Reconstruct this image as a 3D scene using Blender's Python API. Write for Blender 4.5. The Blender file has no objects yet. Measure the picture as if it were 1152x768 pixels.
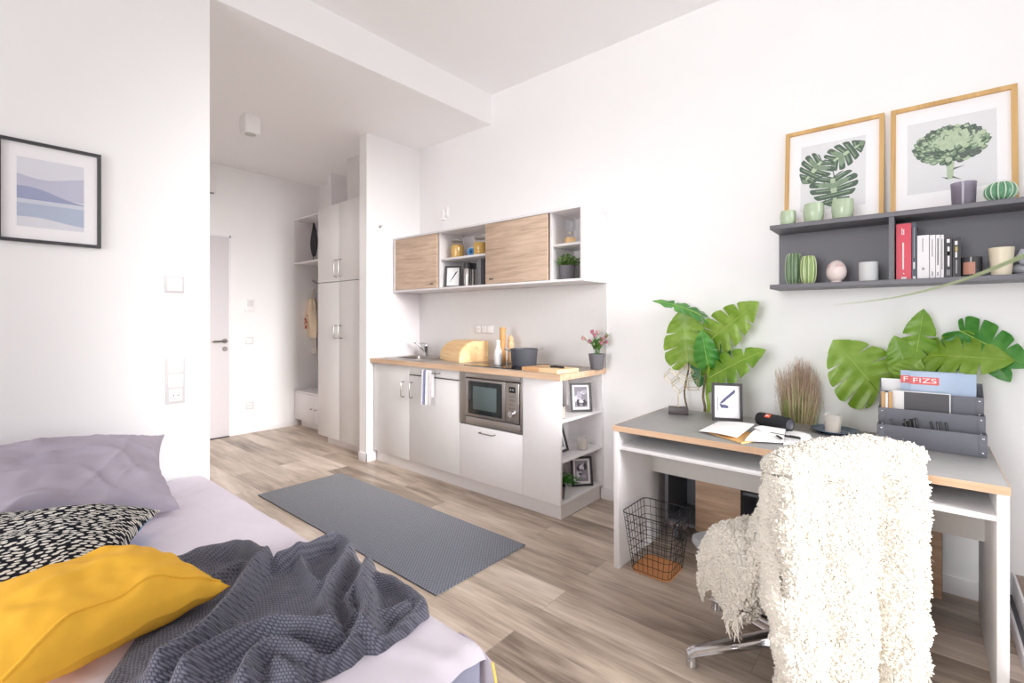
import bpy, bmesh, math, random
from mathutils import Vector, Matrix, noise, Euler
R=math.radians
scene=bpy.context.scene
COL=scene.collection
rng=random.Random(7)

# ---------------------------------------------------------------- camera model (measured from the room's perspective)
CF=540.4; CX=576.0; HY=360.3; TH=R(40.48); EYE=1.25
FW=(-math.sin(TH),math.cos(TH)); RT=(math.cos(TH),math.sin(TH))
def _ray(u,v):
    a=(u-CX)/CF
    return FW[0]+a*RT[0],FW[1]+a*RT[1],(HY-v)/CF
def atZ(u,v,z):
    r=_ray(u,v); t=(z-EYE)/r[2]; return Vector((r[0]*t,r[1]*t,z))
def atY(u,v,y):
    r=_ray(u,v); t=y/r[1]; return Vector((r[0]*t,y,EYE+r[2]*t))
def atX(u,v,x):
    r=_ray(u,v); t=x/r[0]; return Vector((x,r[1]*t,EYE+r[2]*t))
def sz(px,p):
    return px*(p[0]*FW[0]+p[1]*FW[1])/CF
def szw(px,p):
    """true width of a round thing seen px wide off the lens axis"""
    d=p[0]*FW[0]+p[1]*FW[1]; a=(p[0]*RT[0]+p[1]*RT[1])/d
    return px*d/CF/math.sqrt(1+a*a)

# ---------------------------------------------------------------- materials
def lin(c):
    return tuple(((x/255.0)/12.92 if x/255.0<=0.04045 else ((x/255.0+0.055)/1.055)**2.4) for x in c)+(1.0,)
_M={}
def nodes(m):
    m.use_nodes=True; nt=m.node_tree
    return nt,nt.nodes,nt.links
def mat(name,c,rough=0.5,metal=0.0,var=0.06,scale=30.0,bump=0.0,bscale=200.0,spec=0.5,stretch=(1,1,1),coat=0.0,sheen=0.0):
    if name in _M: return _M[name]
    m=bpy.data.materials.new(name); nt,N,L=nodes(m)
    b=N['Principled BSDF']
    b.inputs['Roughness'].default_value=rough; b.inputs['Metallic'].default_value=metal
    b.inputs['Specular IOR Level'].default_value=spec
    if coat: b.inputs['Coat Weight'].default_value=coat; b.inputs['Coat Roughness'].default_value=.1
    if sheen: b.inputs['Sheen Weight'].default_value=sheen
    tc=N.new('ShaderNodeTexCoord'); mp=N.new('ShaderNodeMapping'); mp.inputs['Scale'].default_value=stretch
    L.new(tc.outputs['Object'],mp.inputs['Vector'])
    nz=N.new('ShaderNodeTexNoise'); nz.inputs['Scale'].default_value=scale; nz.inputs['Detail'].default_value=3
    L.new(mp.outputs['Vector'],nz.inputs['Vector'])
    rp=N.new('ShaderNodeValToRGB'); col=lin(c)
    lo=tuple(x*(1-var) for x in col[:3])+(1,); hi=tuple(min(1,x*(1+var)) for x in col[:3])+(1,)
    rp.color_ramp.elements[0].position=.3; rp.color_ramp.elements[1].position=.7
    rp.color_ramp.elements[0].color=lo; rp.color_ramp.elements[1].color=hi
    L.new(nz.outputs['Fac'],rp.inputs['Fac']); L.new(rp.outputs['Color'],b.inputs['Base Color'])
    if bump:
        n2=N.new('ShaderNodeTexNoise'); n2.inputs['Scale'].default_value=bscale; n2.inputs['Detail'].default_value=4
        L.new(mp.outputs['Vector'],n2.inputs['Vector'])
        bp=N.new('ShaderNodeBump'); bp.inputs['Strength'].default_value=bump; bp.inputs['Distance'].default_value=.004
        L.new(n2.outputs['Fac'],bp.inputs['Height']); L.new(bp.outputs['Normal'],b.inputs['Normal'])
    _M[name]=m; return m
def glass(name,tint=(255,255,255),milk=0.0,rough=.03,refl=.07):
    """thin glass: light passes, edges reflect; milk = frosting"""
    if name in _M: return _M[name]
    m=bpy.data.materials.new(name); nt,N,L=nodes(m)
    out=N['Material Output']; N.remove(N['Principled BSDF'])
    t=N.new('ShaderNodeBsdfTransparent'); g=N.new('ShaderNodeBsdfGlossy'); mx=N.new('ShaderNodeMixShader')
    t.inputs['Color'].default_value=lin(tint); g.inputs['Roughness'].default_value=rough
    base=t.outputs['BSDF']
    if milk:
        d=N.new('ShaderNodeBsdfDiffuse'); tr=N.new('ShaderNodeBsdfTranslucent'); a=N.new('ShaderNodeMixShader'); b2=N.new('ShaderNodeMixShader')
        for q in(d,tr): q.inputs['Color'].default_value=lin(tint)
        L.new(d.outputs['BSDF'],a.inputs[1]); L.new(tr.outputs['BSDF'],a.inputs[2]); a.inputs['Fac'].default_value=.5
        b2.inputs['Fac'].default_value=milk; L.new(base,b2.inputs[1]); L.new(a.outputs['Shader'],b2.inputs[2]); base=b2.outputs['Shader']
    lw=N.new('ShaderNodeLayerWeight'); lw.inputs['Blend'].default_value=.3
    pw=N.new('ShaderNodeMath'); pw.operation='POWER'; pw.inputs[1].default_value=2.5; L.new(lw.outputs['Facing'],pw.inputs[0])
    ma=N.new('ShaderNodeMath'); ma.operation='MULTIPLY_ADD'; ma.inputs[1].default_value=.45; ma.inputs[2].default_value=refl
    L.new(pw.outputs['Value'],ma.inputs[0]); L.new(ma.outputs['Value'],mx.inputs['Fac'])
    L.new(base,mx.inputs[1]); L.new(g.outputs['BSDF'],mx.inputs[2]); L.new(mx.outputs['Shader'],out.inputs['Surface'])
    _M[name]=m; return m
def leafmat(name,c,c2,trans=.35,rough=.38):
    if name in _M: return _M[name]
    m=bpy.data.materials.new(name); nt,N,L=nodes(m)
    b=N['Principled BSDF']; b.inputs['Roughness'].default_value=rough
    tc=N.new('ShaderNodeTexCoord'); nz=N.new('ShaderNodeTexNoise'); nz.inputs['Scale'].default_value=14
    L.new(tc.outputs['Object'],nz.inputs['Vector'])
    rp=N.new('ShaderNodeValToRGB'); rp.color_ramp.elements[0].color=lin(c); rp.color_ramp.elements[1].color=lin(c2)
    rp.color_ramp.elements[0].position=.35; rp.color_ramp.elements[1].position=.65
    L.new(nz.outputs['Fac'],rp.inputs['Fac']); L.new(rp.outputs['Color'],b.inputs['Base Color'])
    tr=N.new('ShaderNodeBsdfTranslucent'); L.new(rp.outputs['Color'],tr.inputs['Color'])
    mx=N.new('ShaderNodeMixShader'); mx.inputs['Fac'].default_value=trans
    L.new(b.outputs['BSDF'],mx.inputs[1]); L.new(tr.outputs['BSDF'],mx.inputs[2]); L.new(mx.outputs['Shader'],N['Material Output'].inputs['Surface'])
    _M[name]=m; return m
def oak(name,c1,c2,axis=0,scale=1.0):
    """sawn oak decor: grain stretched along one axis"""
    if name in _M: return _M[name]
    m=bpy.data.materials.new(name); nt,N,L=nodes(m)
    b=N['Principled BSDF']; b.inputs['Roughness'].default_value=.55
    tc=N.new('ShaderNodeTexCoord'); mp=N.new('ShaderNodeMapping')
    s=[22*scale,22*scale,22*scale]; s[axis]=1.6*scale; mp.inputs['Scale'].default_value=s
    L.new(tc.outputs['Object'],mp.inputs['Vector'])
    nz=N.new('ShaderNodeTexNoise'); nz.inputs['Scale'].default_value=1.0; nz.inputs['Detail'].default_value=6; nz.inputs['Distortion'].default_value=.6
    L.new(mp.outputs['Vector'],nz.inputs['Vector'])
    mp2=N.new('ShaderNodeMapping'); s2=[160*scale]*3; s2[axis]=6*scale; mp2.inputs['Scale'].default_value=s2
    L.new(tc.outputs['Object'],mp2.inputs['Vector'])
    n2=N.new('ShaderNodeTexNoise'); n2.inputs['Scale'].default_value=1; n2.inputs['Detail'].default_value=3
    L.new(mp2.outputs['Vector'],n2.inputs['Vector'])
    mm=N.new('ShaderNodeMix'); mm.data_type='FLOAT'; mm.inputs[0].default_value=.35
    L.new(nz.outputs['Fac'],mm.inputs[2]); L.new(n2.outputs['Fac'],mm.inputs[3])
    rp=N.new('ShaderNodeValToRGB'); rp.color_ramp.elements[0].color=lin(c1); rp.color_ramp.elements[1].color=lin(c2)
    rp.color_ramp.elements[0].position=.34; rp.color_ramp.elements[1].position=.62
    L.new(mm.outputs[0],rp.inputs['Fac']); L.new(rp.outputs['Color'],b.inputs['Base Color'])
    _M[name]=m; return m
def floor_mat():
    m=bpy.data.materials.new('vinyl plank floor'); nt,N,L=nodes(m)
    b=N['Principled BSDF']
    tc=N.new('ShaderNodeTexCoord')
    br=N.new('ShaderNodeTexBrick'); br.inputs['Scale'].default_value=1.0
    br.inputs['Brick Width'].default_value=1.25; br.inputs['Row Height'].default_value=.185
    br.inputs['Mortar Size'].default_value=.0012; br.inputs['Mortar Smooth'].default_value=.2; br.inputs['Bias'].default_value=0
    br.offset=.37; br.offset_frequency=2
    br.inputs['Color1'].default_value=(0,0,0,1); br.inputs['Color2'].default_value=(1,1,1,1); br.inputs['Mortar'].default_value=(.5,.5,.5,1)
    L.new(tc.outputs['Object'],br.inputs['Vector'])
    # per plank shift of the grain
    sc=N.new('ShaderNodeVectorMath'); sc.operation='SCALE'; sc.inputs['Scale'].default_value=7.3
    L.new(br.outputs['Color'],sc.inputs[0])
    ad=N.new('ShaderNodeVectorMath'); ad.operation='ADD'
    L.new(tc.outputs['Object'],ad.inputs[0]); L.new(sc.outputs['Vector'],ad.inputs[1])
    def grain(sx,sy,det,dist):
        mp=N.new('ShaderNodeMapping'); mp.inputs['Scale'].default_value=(sx,sy,1); L.new(ad.outputs['Vector'],mp.inputs['Vector'])
        nz=N.new('ShaderNodeTexNoise'); nz.inputs['Scale'].default_value=1; nz.inputs['Detail'].default_value=det; nz.inputs['Distortion'].default_value=dist
        L.new(mp.outputs['Vector'],nz.inputs['Vector']); return nz
    g1=grain(1.6,11,6,.8); g2=grain(5,70,4,.3); g3=grain(1.3,2.6,3,.2)
    m1=N.new('ShaderNodeMix'); m1.data_type='FLOAT'; m1.inputs[0].default_value=.35; L.new(g1.outputs['Fac'],m1.inputs[2]); L.new(g2.outputs['Fac'],m1.inputs[3])
    m2=N.new('ShaderNodeMix'); m2.data_type='FLOAT'; m2.inputs[0].default_value=.35; L.new(m1.outputs[0],m2.inputs[2]); L.new(g3.outputs['Fac'],m2.inputs[3])
    sp=N.new('ShaderNodeSeparateColor'); L.new(br.outputs['Color'],sp.inputs['Color'])
    m3=N.new('ShaderNodeMix'); m3.data_type='FLOAT'; m3.inputs[0].default_value=.13; L.new(m2.outputs[0],m3.inputs[2]); L.new(sp.outputs['Red'],m3.inputs[3])
    rp=N.new('ShaderNodeValToRGB'); E=rp.color_ramp.elements
    E[0].position=.34; E[0].color=lin((118,103,92)); E[1].position=.68; E[1].color=lin((230,216,202))
    e=E.new(.5); e.color=lin((186,169,153))
    L.new(m3.outputs[0],rp.inputs['Fac'])
    mx=N.new('ShaderNodeMix'); mx.data_type='RGBA'; mx.inputs[7].default_value=lin((150,139,130))
    L.new(br.outputs['Fac'],mx.inputs[0]); L.new(rp.outputs['Color'],mx.inputs[6]); L.new(mx.outputs[2],b.inputs['Base Color'])
    b.inputs['Roughness'].default_value=.38; b.inputs['Specular IOR Level'].default_value=.4
    bp=N.new('ShaderNodeBump'); bp.inputs['Strength'].default_value=.15; bp.inputs['Distance'].default_value=.002
    L.new(m1.outputs[0],bp.inputs['Height']); L.new(bp.outputs['Normal'],b.inputs['Normal'])
    return m
def weave_mat(name,c1,c2,sx,sy,bump=.5,dist=.004,rough=.95):
    """two crossed waves: woven or knitted cloth (uses UV in metres)"""
    if name in _M: return _M[name]
    m=bpy.data.materials.new(name); nt,N,L=nodes(m); b=N['Principled BSDF']; b.inputs['Roughness'].default_value=rough
    b.inputs['Specular IOR Level'].default_value=.15; b.inputs['Sheen Weight'].default_value=.25
    tc=N.new('ShaderNodeTexCoord'); sp=N.new('ShaderNodeSeparateXYZ'); L.new(tc.outputs['UV'],sp.inputs['Vector'])
    def M(op,a,bv=None):
        n=N.new('ShaderNodeMath'); n.operation=op
        if isinstance(a,(int,float)): n.inputs[0].default_value=a
        else: L.new(a,n.inputs[0])
        if bv is not None:
            if isinstance(bv,(int,float)): n.inputs[1].default_value=bv
            else: L.new(bv,n.inputs[1])
        return n.outputs[0]
    row=M('FLOOR',M('MULTIPLY',sp.outputs['Y'],sy/math.pi))
    shift=M('MULTIPLY',row,math.pi/2)
    a=M('ABSOLUTE',M('SINE',M('ADD',M('MULTIPLY',sp.outputs['X'],sx),shift)))
    c=M('ABSOLUTE',M('SINE',M('MULTIPLY',sp.outputs['Y'],sy)))
    h=M('MULTIPLY',a,c); h=M('POWER',h,.6)
    nz=N.new('ShaderNodeTexNoise'); nz.inputs['Scale'].default_value=90; L.new(tc.outputs['UV'],nz.inputs['Vector'])
    hh=M('ADD',M('MULTIPLY',h,.8),M('MULTIPLY',nz.outputs['Fac'],.25))
    rp=N.new('ShaderNodeValToRGB'); rp.color_ramp.elements[0].color=lin(c1); rp.color_ramp.elements[1].color=lin(c2)
    rp.color_ramp.elements[0].position=.15; rp.color_ramp.elements[1].position=.8
    L.new(hh,rp.inputs['Fac']); L.new(rp.outputs['Color'],b.inputs['Base Color'])
    bp=N.new('ShaderNodeBump'); bp.inputs['Strength'].default_value=bump; bp.inputs['Distance'].default_value=dist
    L.new(hh,bp.inputs['Height']); L.new(bp.outputs['Normal'],b.inputs['Normal'])
    _M[name]=m; return m

# ---------------------------------------------------------------- mesh builder
class MB:
    def __init__(s,o=(0,0,0)):
        s.v=[]; s.f=[]; s.m=[]; s.o=Vector(o); s.uv=None
    def add(s,vs,fs,m=0,mx=None):
        k=len(s.v)
        for p in vs:
            p=Vector(p)
            s.v.append((mx@p) if mx is not None else p)
        for f in fs: s.f.append([i+k for i in f]); s.m.append(m)
        return s
    def box(s,x0,x1,y0,y1,z0,z1,m=0,bev=0.0,mx=None,seg=2):
        if x1<x0: x0,x1=x1,x0
        if y1<y0: y0,y1=y1,y0
        if z1<z0: z0,z1=z1,z0
        bev=min(bev,.45*min(x1-x0,y1-y0,z1-z0))
        vs=[(x,y,z) for x in(x0,x1) for y in(y0,y1) for z in(z0,z1)]
        fs=[(0,1,3,2),(4,6,7,5),(0,4,5,1),(2,3,7,6),(0,2,6,4),(1,5,7,3)]
        if bev<=0: return s.add(vs,fs,m,mx)
        bm=bmesh.new(); bv=[bm.verts.new(v) for v in vs]
        for f in fs: bm.faces.new([bv[i] for i in f])
        bmesh.ops.bevel(bm,geom=bm.edges[:],offset=bev,segments=seg,profile=.5,affect='EDGES')
        bm.verts.index_update()
        s.add([v.co.copy() for v in bm.verts],[[v.index for v in f.verts] for f in bm.faces],m,mx); bm.free(); return s
    def lathe(s,prof,c=(0,0,0),n=28,m=0,mx=None,cap=True,rx=1.0,ry=1.0):
        c=Vector(c); vs=[]; fs=[]; K=len(prof)
        for r,z in prof:
            for i in range(n):
                a=2*math.pi*i/n; vs.append(c+Vector((r*rx*math.cos(a),r*ry*math.sin(a),z)))
        for k in range(K-1):
            for i in range(n):
                j=(i+1)%n; fs.append((k*n+i,k*n+j,(k+1)*n+j,(k+1)*n+i))
        if cap:
            if prof[0][0]>1e-6: fs.append(tuple(range(n))[::-1])
            if prof[-1][0]>1e-6: fs.append(tuple((K-1)*n+i for i in range(n)))
        return s.add(vs,fs,m,mx)
    def cyl(s,p0,p1,r,n=16,m=0,r2=None):
        return s.tube([p0,p1],[r,r if r2 is None else r2],n,m)
    def tube(s,pts,r,n=8,m=0,closed=False,flat=None):
        P=[Vector(p) for p in pts]; K=len(P); rs=r if isinstance(r,(list,tuple)) else [r]*K
        vs=[]; fs=[]; up=None
        for i in range(K):
            if closed: t=P[(i+1)%K]-P[i-1]
            else: t=P[min(i+1,K-1)]-P[max(i-1,0)]
            if t.length<1e-9: t=Vector((0,0,1))
            t.normalize()
            if up is None:
                up=Vector((0,0,1)) if abs(t.z)<.9 else Vector((1,0,0))
            x=up.cross(t)
            if x.length<1e-6: x=t.orthogonal()
            x.normalize(); y=t.cross(x); up=y
            for j in range(n):
                a=2*math.pi*j/n; vs.append(P[i]+x*(rs[i]*math.cos(a))+y*(rs[i]*math.sin(a)*(flat or 1.0)))
        rngk=K if closed else K-1
        for i in range(rngk):
            i2=(i+1)%K
            for j in range(n):
                k=(j+1)%n; fs.append((i*n+j,i*n+k,i2*n+k,i2*n+j))
        if not closed:
            fs.append(tuple(range(n))[::-1]); fs.append(tuple((K-1)*n+j for j in range(n)))
        return s.add(vs,fs,m)
    def grid(s,fn,nu,nv,m=0,cu=False,cv=False,mx=None):
        vs=[]; fs=[]
        for i in range(nu):
            for j in range(nv): vs.append(fn(i/(nu if cu else nu-1),j/(nv if cv else nv-1)))
        for i in range(nu if cu else nu-1):
            for j in range(nv if cv else nv-1):
                a=i*nv+j; b=((i+1)%nu)*nv+j; c=((i+1)%nu)*nv+(j+1)%nv; d=i*nv+(j+1)%nv
                fs.append((a,b,c,d))
        return s.add(vs,fs,m,mx)
    def prism(s,poly,h0,h1,axis='z',m=0,mx=None):
        n=len(poly)
        def P(a,b,h):
            return {'z':(a,b,h),'y':(a,h,b),'x':(h,a,b)}[axis]
        vs=[P(a,b,h0) for a,b in poly]+[P(a,b,h1) for a,b in poly]
        fs=[tuple(range(n))[::-1],tuple(range(n,2*n))]+[(i,(i+1)%n,n+(i+1)%n,n+i) for i in range(n)]
        return s.add(vs,fs,m,mx)
    def sphere(s,c,r,n=16,k=10,m=0,sc=(1,1,1),mx=None):
        prof=[(max(1e-5,math.sin(math.pi*i/k))*1.0,-math.cos(math.pi*i/k)) for i in range(k+1)]
        T=Matrix.Translation(Vector(c))@Matrix.Diagonal((r*sc[0],r*sc[1],r*sc[2],1))
        if mx is not None: T=mx@T
        return s.lathe(prof,(0,0,0),n,m,T)
    def build(s,name,mats,parent=None,label=None,ang=38,uvfn=None,fix=True):
        me=bpy.data.meshes.new(name); o=s.o
        me.from_pydata([tuple(p-o) for p in s.v],[],s.f)
        if not isinstance(mats,(list,tuple)): mats=[mats]
        for mm in mats: me.materials.append(mm)
        if len(mats)>1: me.polygons.foreach_set('material_index',s.m)
        me.polygons.foreach_set('use_smooth',[True]*len(me.polygons))
        me.validate(); me.update()
        if fix:
            bm=bmesh.new(); bm.from_mesh(me); bmesh.ops.recalc_face_normals(bm,faces=bm.faces[:]); bm.to_mesh(me); bm.free()
        me.set_sharp_from_angle(angle=R(ang))
        if uvfn or s.uv:
            ul=me.uv_layers.new(name='UVMap')
            for l in me.loops:
                ul.data[l.index].uv=s.uv[l.vertex_index] if s.uv else uvfn(s.v[l.vertex_index])
        ob=bpy.data.objects.new(name,me); COL.objects.link(ob)
        if parent is not None: ob.parent=parent
        if label: ob['label']=label
        return ob
def tag(o,label,cat,group=None,kind=None):
    o['label']=label; o['category']=cat
    if group: o['group']=group
    if kind: o['kind']=kind
    return o
def thing(name,label,cat,loc=(0,0,0),rotz=0.0,group=None,rot=None):
    o=bpy.data.objects.new(name,None); COL.objects.link(o); o.empty_display_size=.05
    o.location=loc; o.rotation_euler=rot if rot is not None else (0,0,rotz)
    return tag(o,label,cat,group)
def solo(name,mb,mats,label,cat,loc=(0,0,0),rotz=0.0,group=None,rot=None,**k):
    o=mb.build(name,mats,**k); o.location=loc; o.rotation_euler=rot if rot is not None else (0,0,rotz)
    return tag(o,label,cat,group)
def struct(name,mb,mats,parent=None,**k):
    o=mb.build(name,mats,parent,**k)
    if parent is None: o['kind']='structure'
    return o
def copy_thing(root,loc,rotz=None,label=None):
    r=root.copy(); COL.objects.link(r); r.location=loc
    if rotz is not None: r.rotation_euler=(0,0,rotz)
    if label: r['label']=label
    for ch in list(root.children):
        c=ch.copy(); COL.objects.link(c); c.parent=r
        for g in list(ch.children):
            d=g.copy(); COL.objects.link(d); d.parent=c
    return r
def text_into(mb,txt,size,mx,m=0,ext=.0003):
    cu=bpy.data.curves.new('tmp_text','FONT'); cu.body=txt; cu.size=size; cu.align_x='CENTER'; cu.align_y='CENTER'; cu.extrude=ext
    ob=bpy.data.objects.new('tmp_text',cu); COL.objects.link(ob)
    bpy.context.view_layer.update()
    me=bpy.data.meshes.new_from_object(ob.evaluated_get(bpy.context.evaluated_depsgraph_get()))
    mb.add([v.co.copy() for v in me.vertices],[list(p.vertices) for p in me.polygons],m,mx)
    bpy.data.objects.remove(ob); bpy.data.curves.remove(cu); bpy.data.meshes.remove(me)
def face_to(x,y,dx=None,dy=None):
    """rotation that turns local -Y towards a direction (default: into the room, at the desk chair side)"""
    if dx is None: dx,dy=-x,-y
    return math.atan2(dy,dx)+math.pi/2
def cr(P,t):
    """Catmull-Rom through points, t in 0..1"""
    n=len(P)-1; x=min(max(t,0),1)*n; i=min(int(x),n-1); f=x-i
    p0=P[max(i-1,0)];p1=P[i];p2=P[i+1];p3=P[min(i+2,n)]
    return tuple(.5*((2*b)+(-a+c)*f+(2*a-5*b+4*c-d)*f*f+(-a+3*b-3*c+d)*f**3) for a,b,c,d in zip(p0,p1,p2,p3))

# ---------------------------------------------------------------- shared materials
WALL=mat('white wall paint',(246,245,245),.9,var=.008,scale=3,spec=.2)
CEIL=mat('white ceiling paint',(250,249,249),.95,var=.008,scale=3,spec=.1)
TRIM=mat('white trim lacquer',(240,238,240),.45,var=.01)
WHITE=mat('white plastic',(244,242,242),.35,var=.01)
LGREY=mat('light grey laminate',(222,220,219),.45,var=.012,scale=8)
LGREY2=mat('pale grey laminate',(226,223,224),.42,var=.012,scale=8)
CABW=mat('white laminate',(238,236,237),.42,var=.01)
PLINTH=mat('pale grey plinth board',(232,229,229),.4,var=.015)
DGREY=mat('anthracite laminate',(104,104,110),.5,var=.03,scale=12)
CHAR=mat('charcoal lacquer',(62,60,63),.4,var=.05)
BLACK=mat('black plastic',(24,24,27),.45,var=.1)
SILVER=mat('brushed steel',(178,174,170),.32,1.0,.06,60,stretch=(1,1,14))
CHROME=mat('polished chrome',(214,214,218),.12,1.0,.02)
NICKEL=mat('satin nickel handle',(150,144,138),.3,1.0,.03)
OAKF=oak('sawn oak front',(172,146,124),(212,186,164),0,1.7)
OAKD=oak('dark sawn oak front',(150,122,100),(190,160,134),0,1.5)
OAKEDGE=oak('oak edge band',(190,156,126),(222,190,160),0,.8)
PINE=oak('pale pine wood',(226,182,124),(246,214,164),0,1.1)
GOLDWOOD=oak('light oak picture frame',(190,148,90),(218,178,118),2,.8)
PAPER=mat('white paper',(244,243,244),.8,var=.01)
PASSE=mat('white picture mount',(246,244,246),.8,var=.006)
GREYPOT=mat('matt grey plant pot',(112,109,114),.65,var=.05)
WAX=mat('cream candle wax',(246,238,226),.5,var=.02)
GL=glass('clear glass')
LIGHT_WIN=1; LIGHT_FRONT=22; LIGHT_HALL=11; SUN=4.9; WORLD=.72; SUND=(-.93,.075,-.25); EXPO=1.02
# ================================================================ ROOM SHELL
YW=2.985; XL=-2.78; XD=-5.69; ZC=3.16; ZH=2.91; XW=.80; YF=-3.0
struct('floor',MB().box(XD-.1,.31,YF-.14,YW+.1,-.06,0),floor_mat())
struct('wall_back',MB().box(XD-.1,XW+.1,YW,YW+.12,0,ZC),WALL)
struct('wall_hall',MB().box(XD-.12,XD,.75,YW,0,ZC),WALL)
struct('wall_left',MB().box(XD,XL,YF,.868,0,ZC),WALL)
VX0,VX1,VZ0,VZ1=-1.85,.20,.25,2.85
k=MB(); k.box(XL,VX0,YF-.14,YF,0,ZC).box(VX1,XW+.14,YF-.14,YF,0,ZC).box(VX0,VX1,YF-.14,YF,0,VZ0).box(VX0,VX1,YF-.14,YF,VZ1,ZC)
struct('wall_front',k,WALL)
w2=struct('window_2',MB().box(VX0,VX0+.07,YF-.1,YF-.04,VZ0,VZ1,0,.004).box(VX1-.07,VX1,YF-.1,YF-.04,VZ0,VZ1,0,.004).box(VX0,VX1,YF-.1,YF-.04,VZ0,VZ0+.07,0,.004).box(VX0,VX1,YF-.1,YF-.04,VZ1-.07,VZ1,0,.004).box(-.63,-.57,YF-.1,YF-.04,VZ0,VZ1,0,.004),TRIM)
struct('window_pane',MB().box(VX0+.07,VX1-.07,YF-.073,YF-.067,VZ0+.07,VZ1-.07),glass('window glass',refl=.03),w2)
struct('wall_pillar',MB().box(-3.845,-3.733,2.395,YW,0,ZH),WALL)
w=MB(); WY0,WY1=.85,2.45
w.box(XW,XW+.14,YF,YW,2.98,ZC); w.box(XW,XW+.14,YF,WY0,0,2.98); w.box(XW,XW+.14,WY1,YW,0,2.98); w.box(XW,XW+.14,WY0,WY1,0,.155)
struct('wall_right',w,WALL)
struct('ceiling',MB().box(XL,XW+.14,YF,YW,ZC,ZC+.1),CEIL)
struct('ceiling_hall',MB().box(XD,XL,.868,YW,ZH,ZC),CEIL)
# tall window in the right wall, its deep sill runs along the floor
wn=struct('window_1',MB().box(XW+.03,XW+.09,WY0,WY0+.07,.155,2.98,0,.004).box(XW+.03,XW+.09,WY1-.07,WY1,.155,2.98,0,.004).box(XW+.03,XW+.09,WY0,WY1,.155,.225,0,.004).box(XW+.03,XW+.09,WY0,WY1,2.91,2.98,0,.004).box(XW+.03,XW+.09,1.62,1.68,.2,2.95,0,.004),TRIM)
struct('window_pane',MB().box(XW+.055,XW+.061,WY0+.07,WY1-.07,.225,2.91),glass('window glass',refl=.03),wn)
struct('trim_1',MB().box(.302,XW,YF,YW,0,.155),oak('window sill planks',(120,104,94),(160,142,128),1,.8))
struct('trim_2',MB().box(.296,.3015,YF,YW,.064,.162,0,.001).box(.3015,.3045,YF,YW,.155,.162,0,.001),TRIM)
struct('trim_3',MB().box(.281,.296,YF,YW,.0,.064),mat('grey floor channel',(96,96,102),.6))
struct('baseboard_right',MB().box(.272,.281,YF,YW,0,.066,0,.002),TRIM)
BB=.058
struct('baseboard_back',MB().box(-1.715,.27,YW-.014,YW,0,BB+.02,0,.003),TRIM)
b=MB(); b.box(XD,XD+.013,1.975,YW-.25,0,BB,0,.003)
struct('baseboard_hall',b,TRIM)
b=MB(); b.box(-3.858,-3.72,2.382,2.395,0,.075,0,.003).box(-3.733,-3.72,2.382,2.485,0,.075,0,.003).box(-3.858,-3.845,2.382,2.43,0,.075,0,.003)
struct('baseboard_pillar',b,TRIM)
struct('baseboard_left',MB().box(XL,XL+.013,YF,.868,0,BB,0,.003),TRIM)
# entrance door, flush in the far hall wall
DOORM=mat('pale grey door leaf',(226,221,224),.5,var=.01)
d=struct('door_1',MB().box(XD,XD+.012,1.03,1.956,.008,2.14,0,.002),DOORM)
fr=MB(); 
for y0,y1,z0,z1 in((1.956,1.975,0,2.16),(1.01,1.03,0,2.16),(1.01,1.975,2.14,2.16)): fr.box(XD,XD+.016,y0,y1,z0,z1,0,.002)
struct('door_frame',fr,TRIM,d)
struct('door_threshold',MB().box(XD,XD+.03,1.03,1.956,0,.008),mat('black door seal',(40,36,36),.7),d)
h=MB(); h.cyl((XD+.012,1.915,1.03),(XD+.022,1.915,1.03),.026,20); h.tube([(XD+.02,1.915,1.03),(XD+.055,1.915,1.03),(XD+.06,1.90,1.03),(XD+.06,1.79,1.028)],.010,10)
struct('door_handle',h,NICKEL,d)
h=MB(); h.cyl((XD+.012,1.915,.945),(XD+.022,1.915,.945),.026,20); h.box(XD+.022,XD+.026,1.911,1.919,.93,.958)
struct('door_lock',h,NICKEL,d)
# vertical pipe casing above the wardrobe
c=MB(); p=atY(371.5,205,2.80); c.box(p.x-.035,p.x+.035,2.79,YW,2.40,ZH); 
struct('trim_4',c,TRIM)
p=atY(387,205,2.60); struct('trim_5',MB().box(p.x-.05,-3.846,2.66,YW,2.42,ZH),LGREY)

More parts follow.
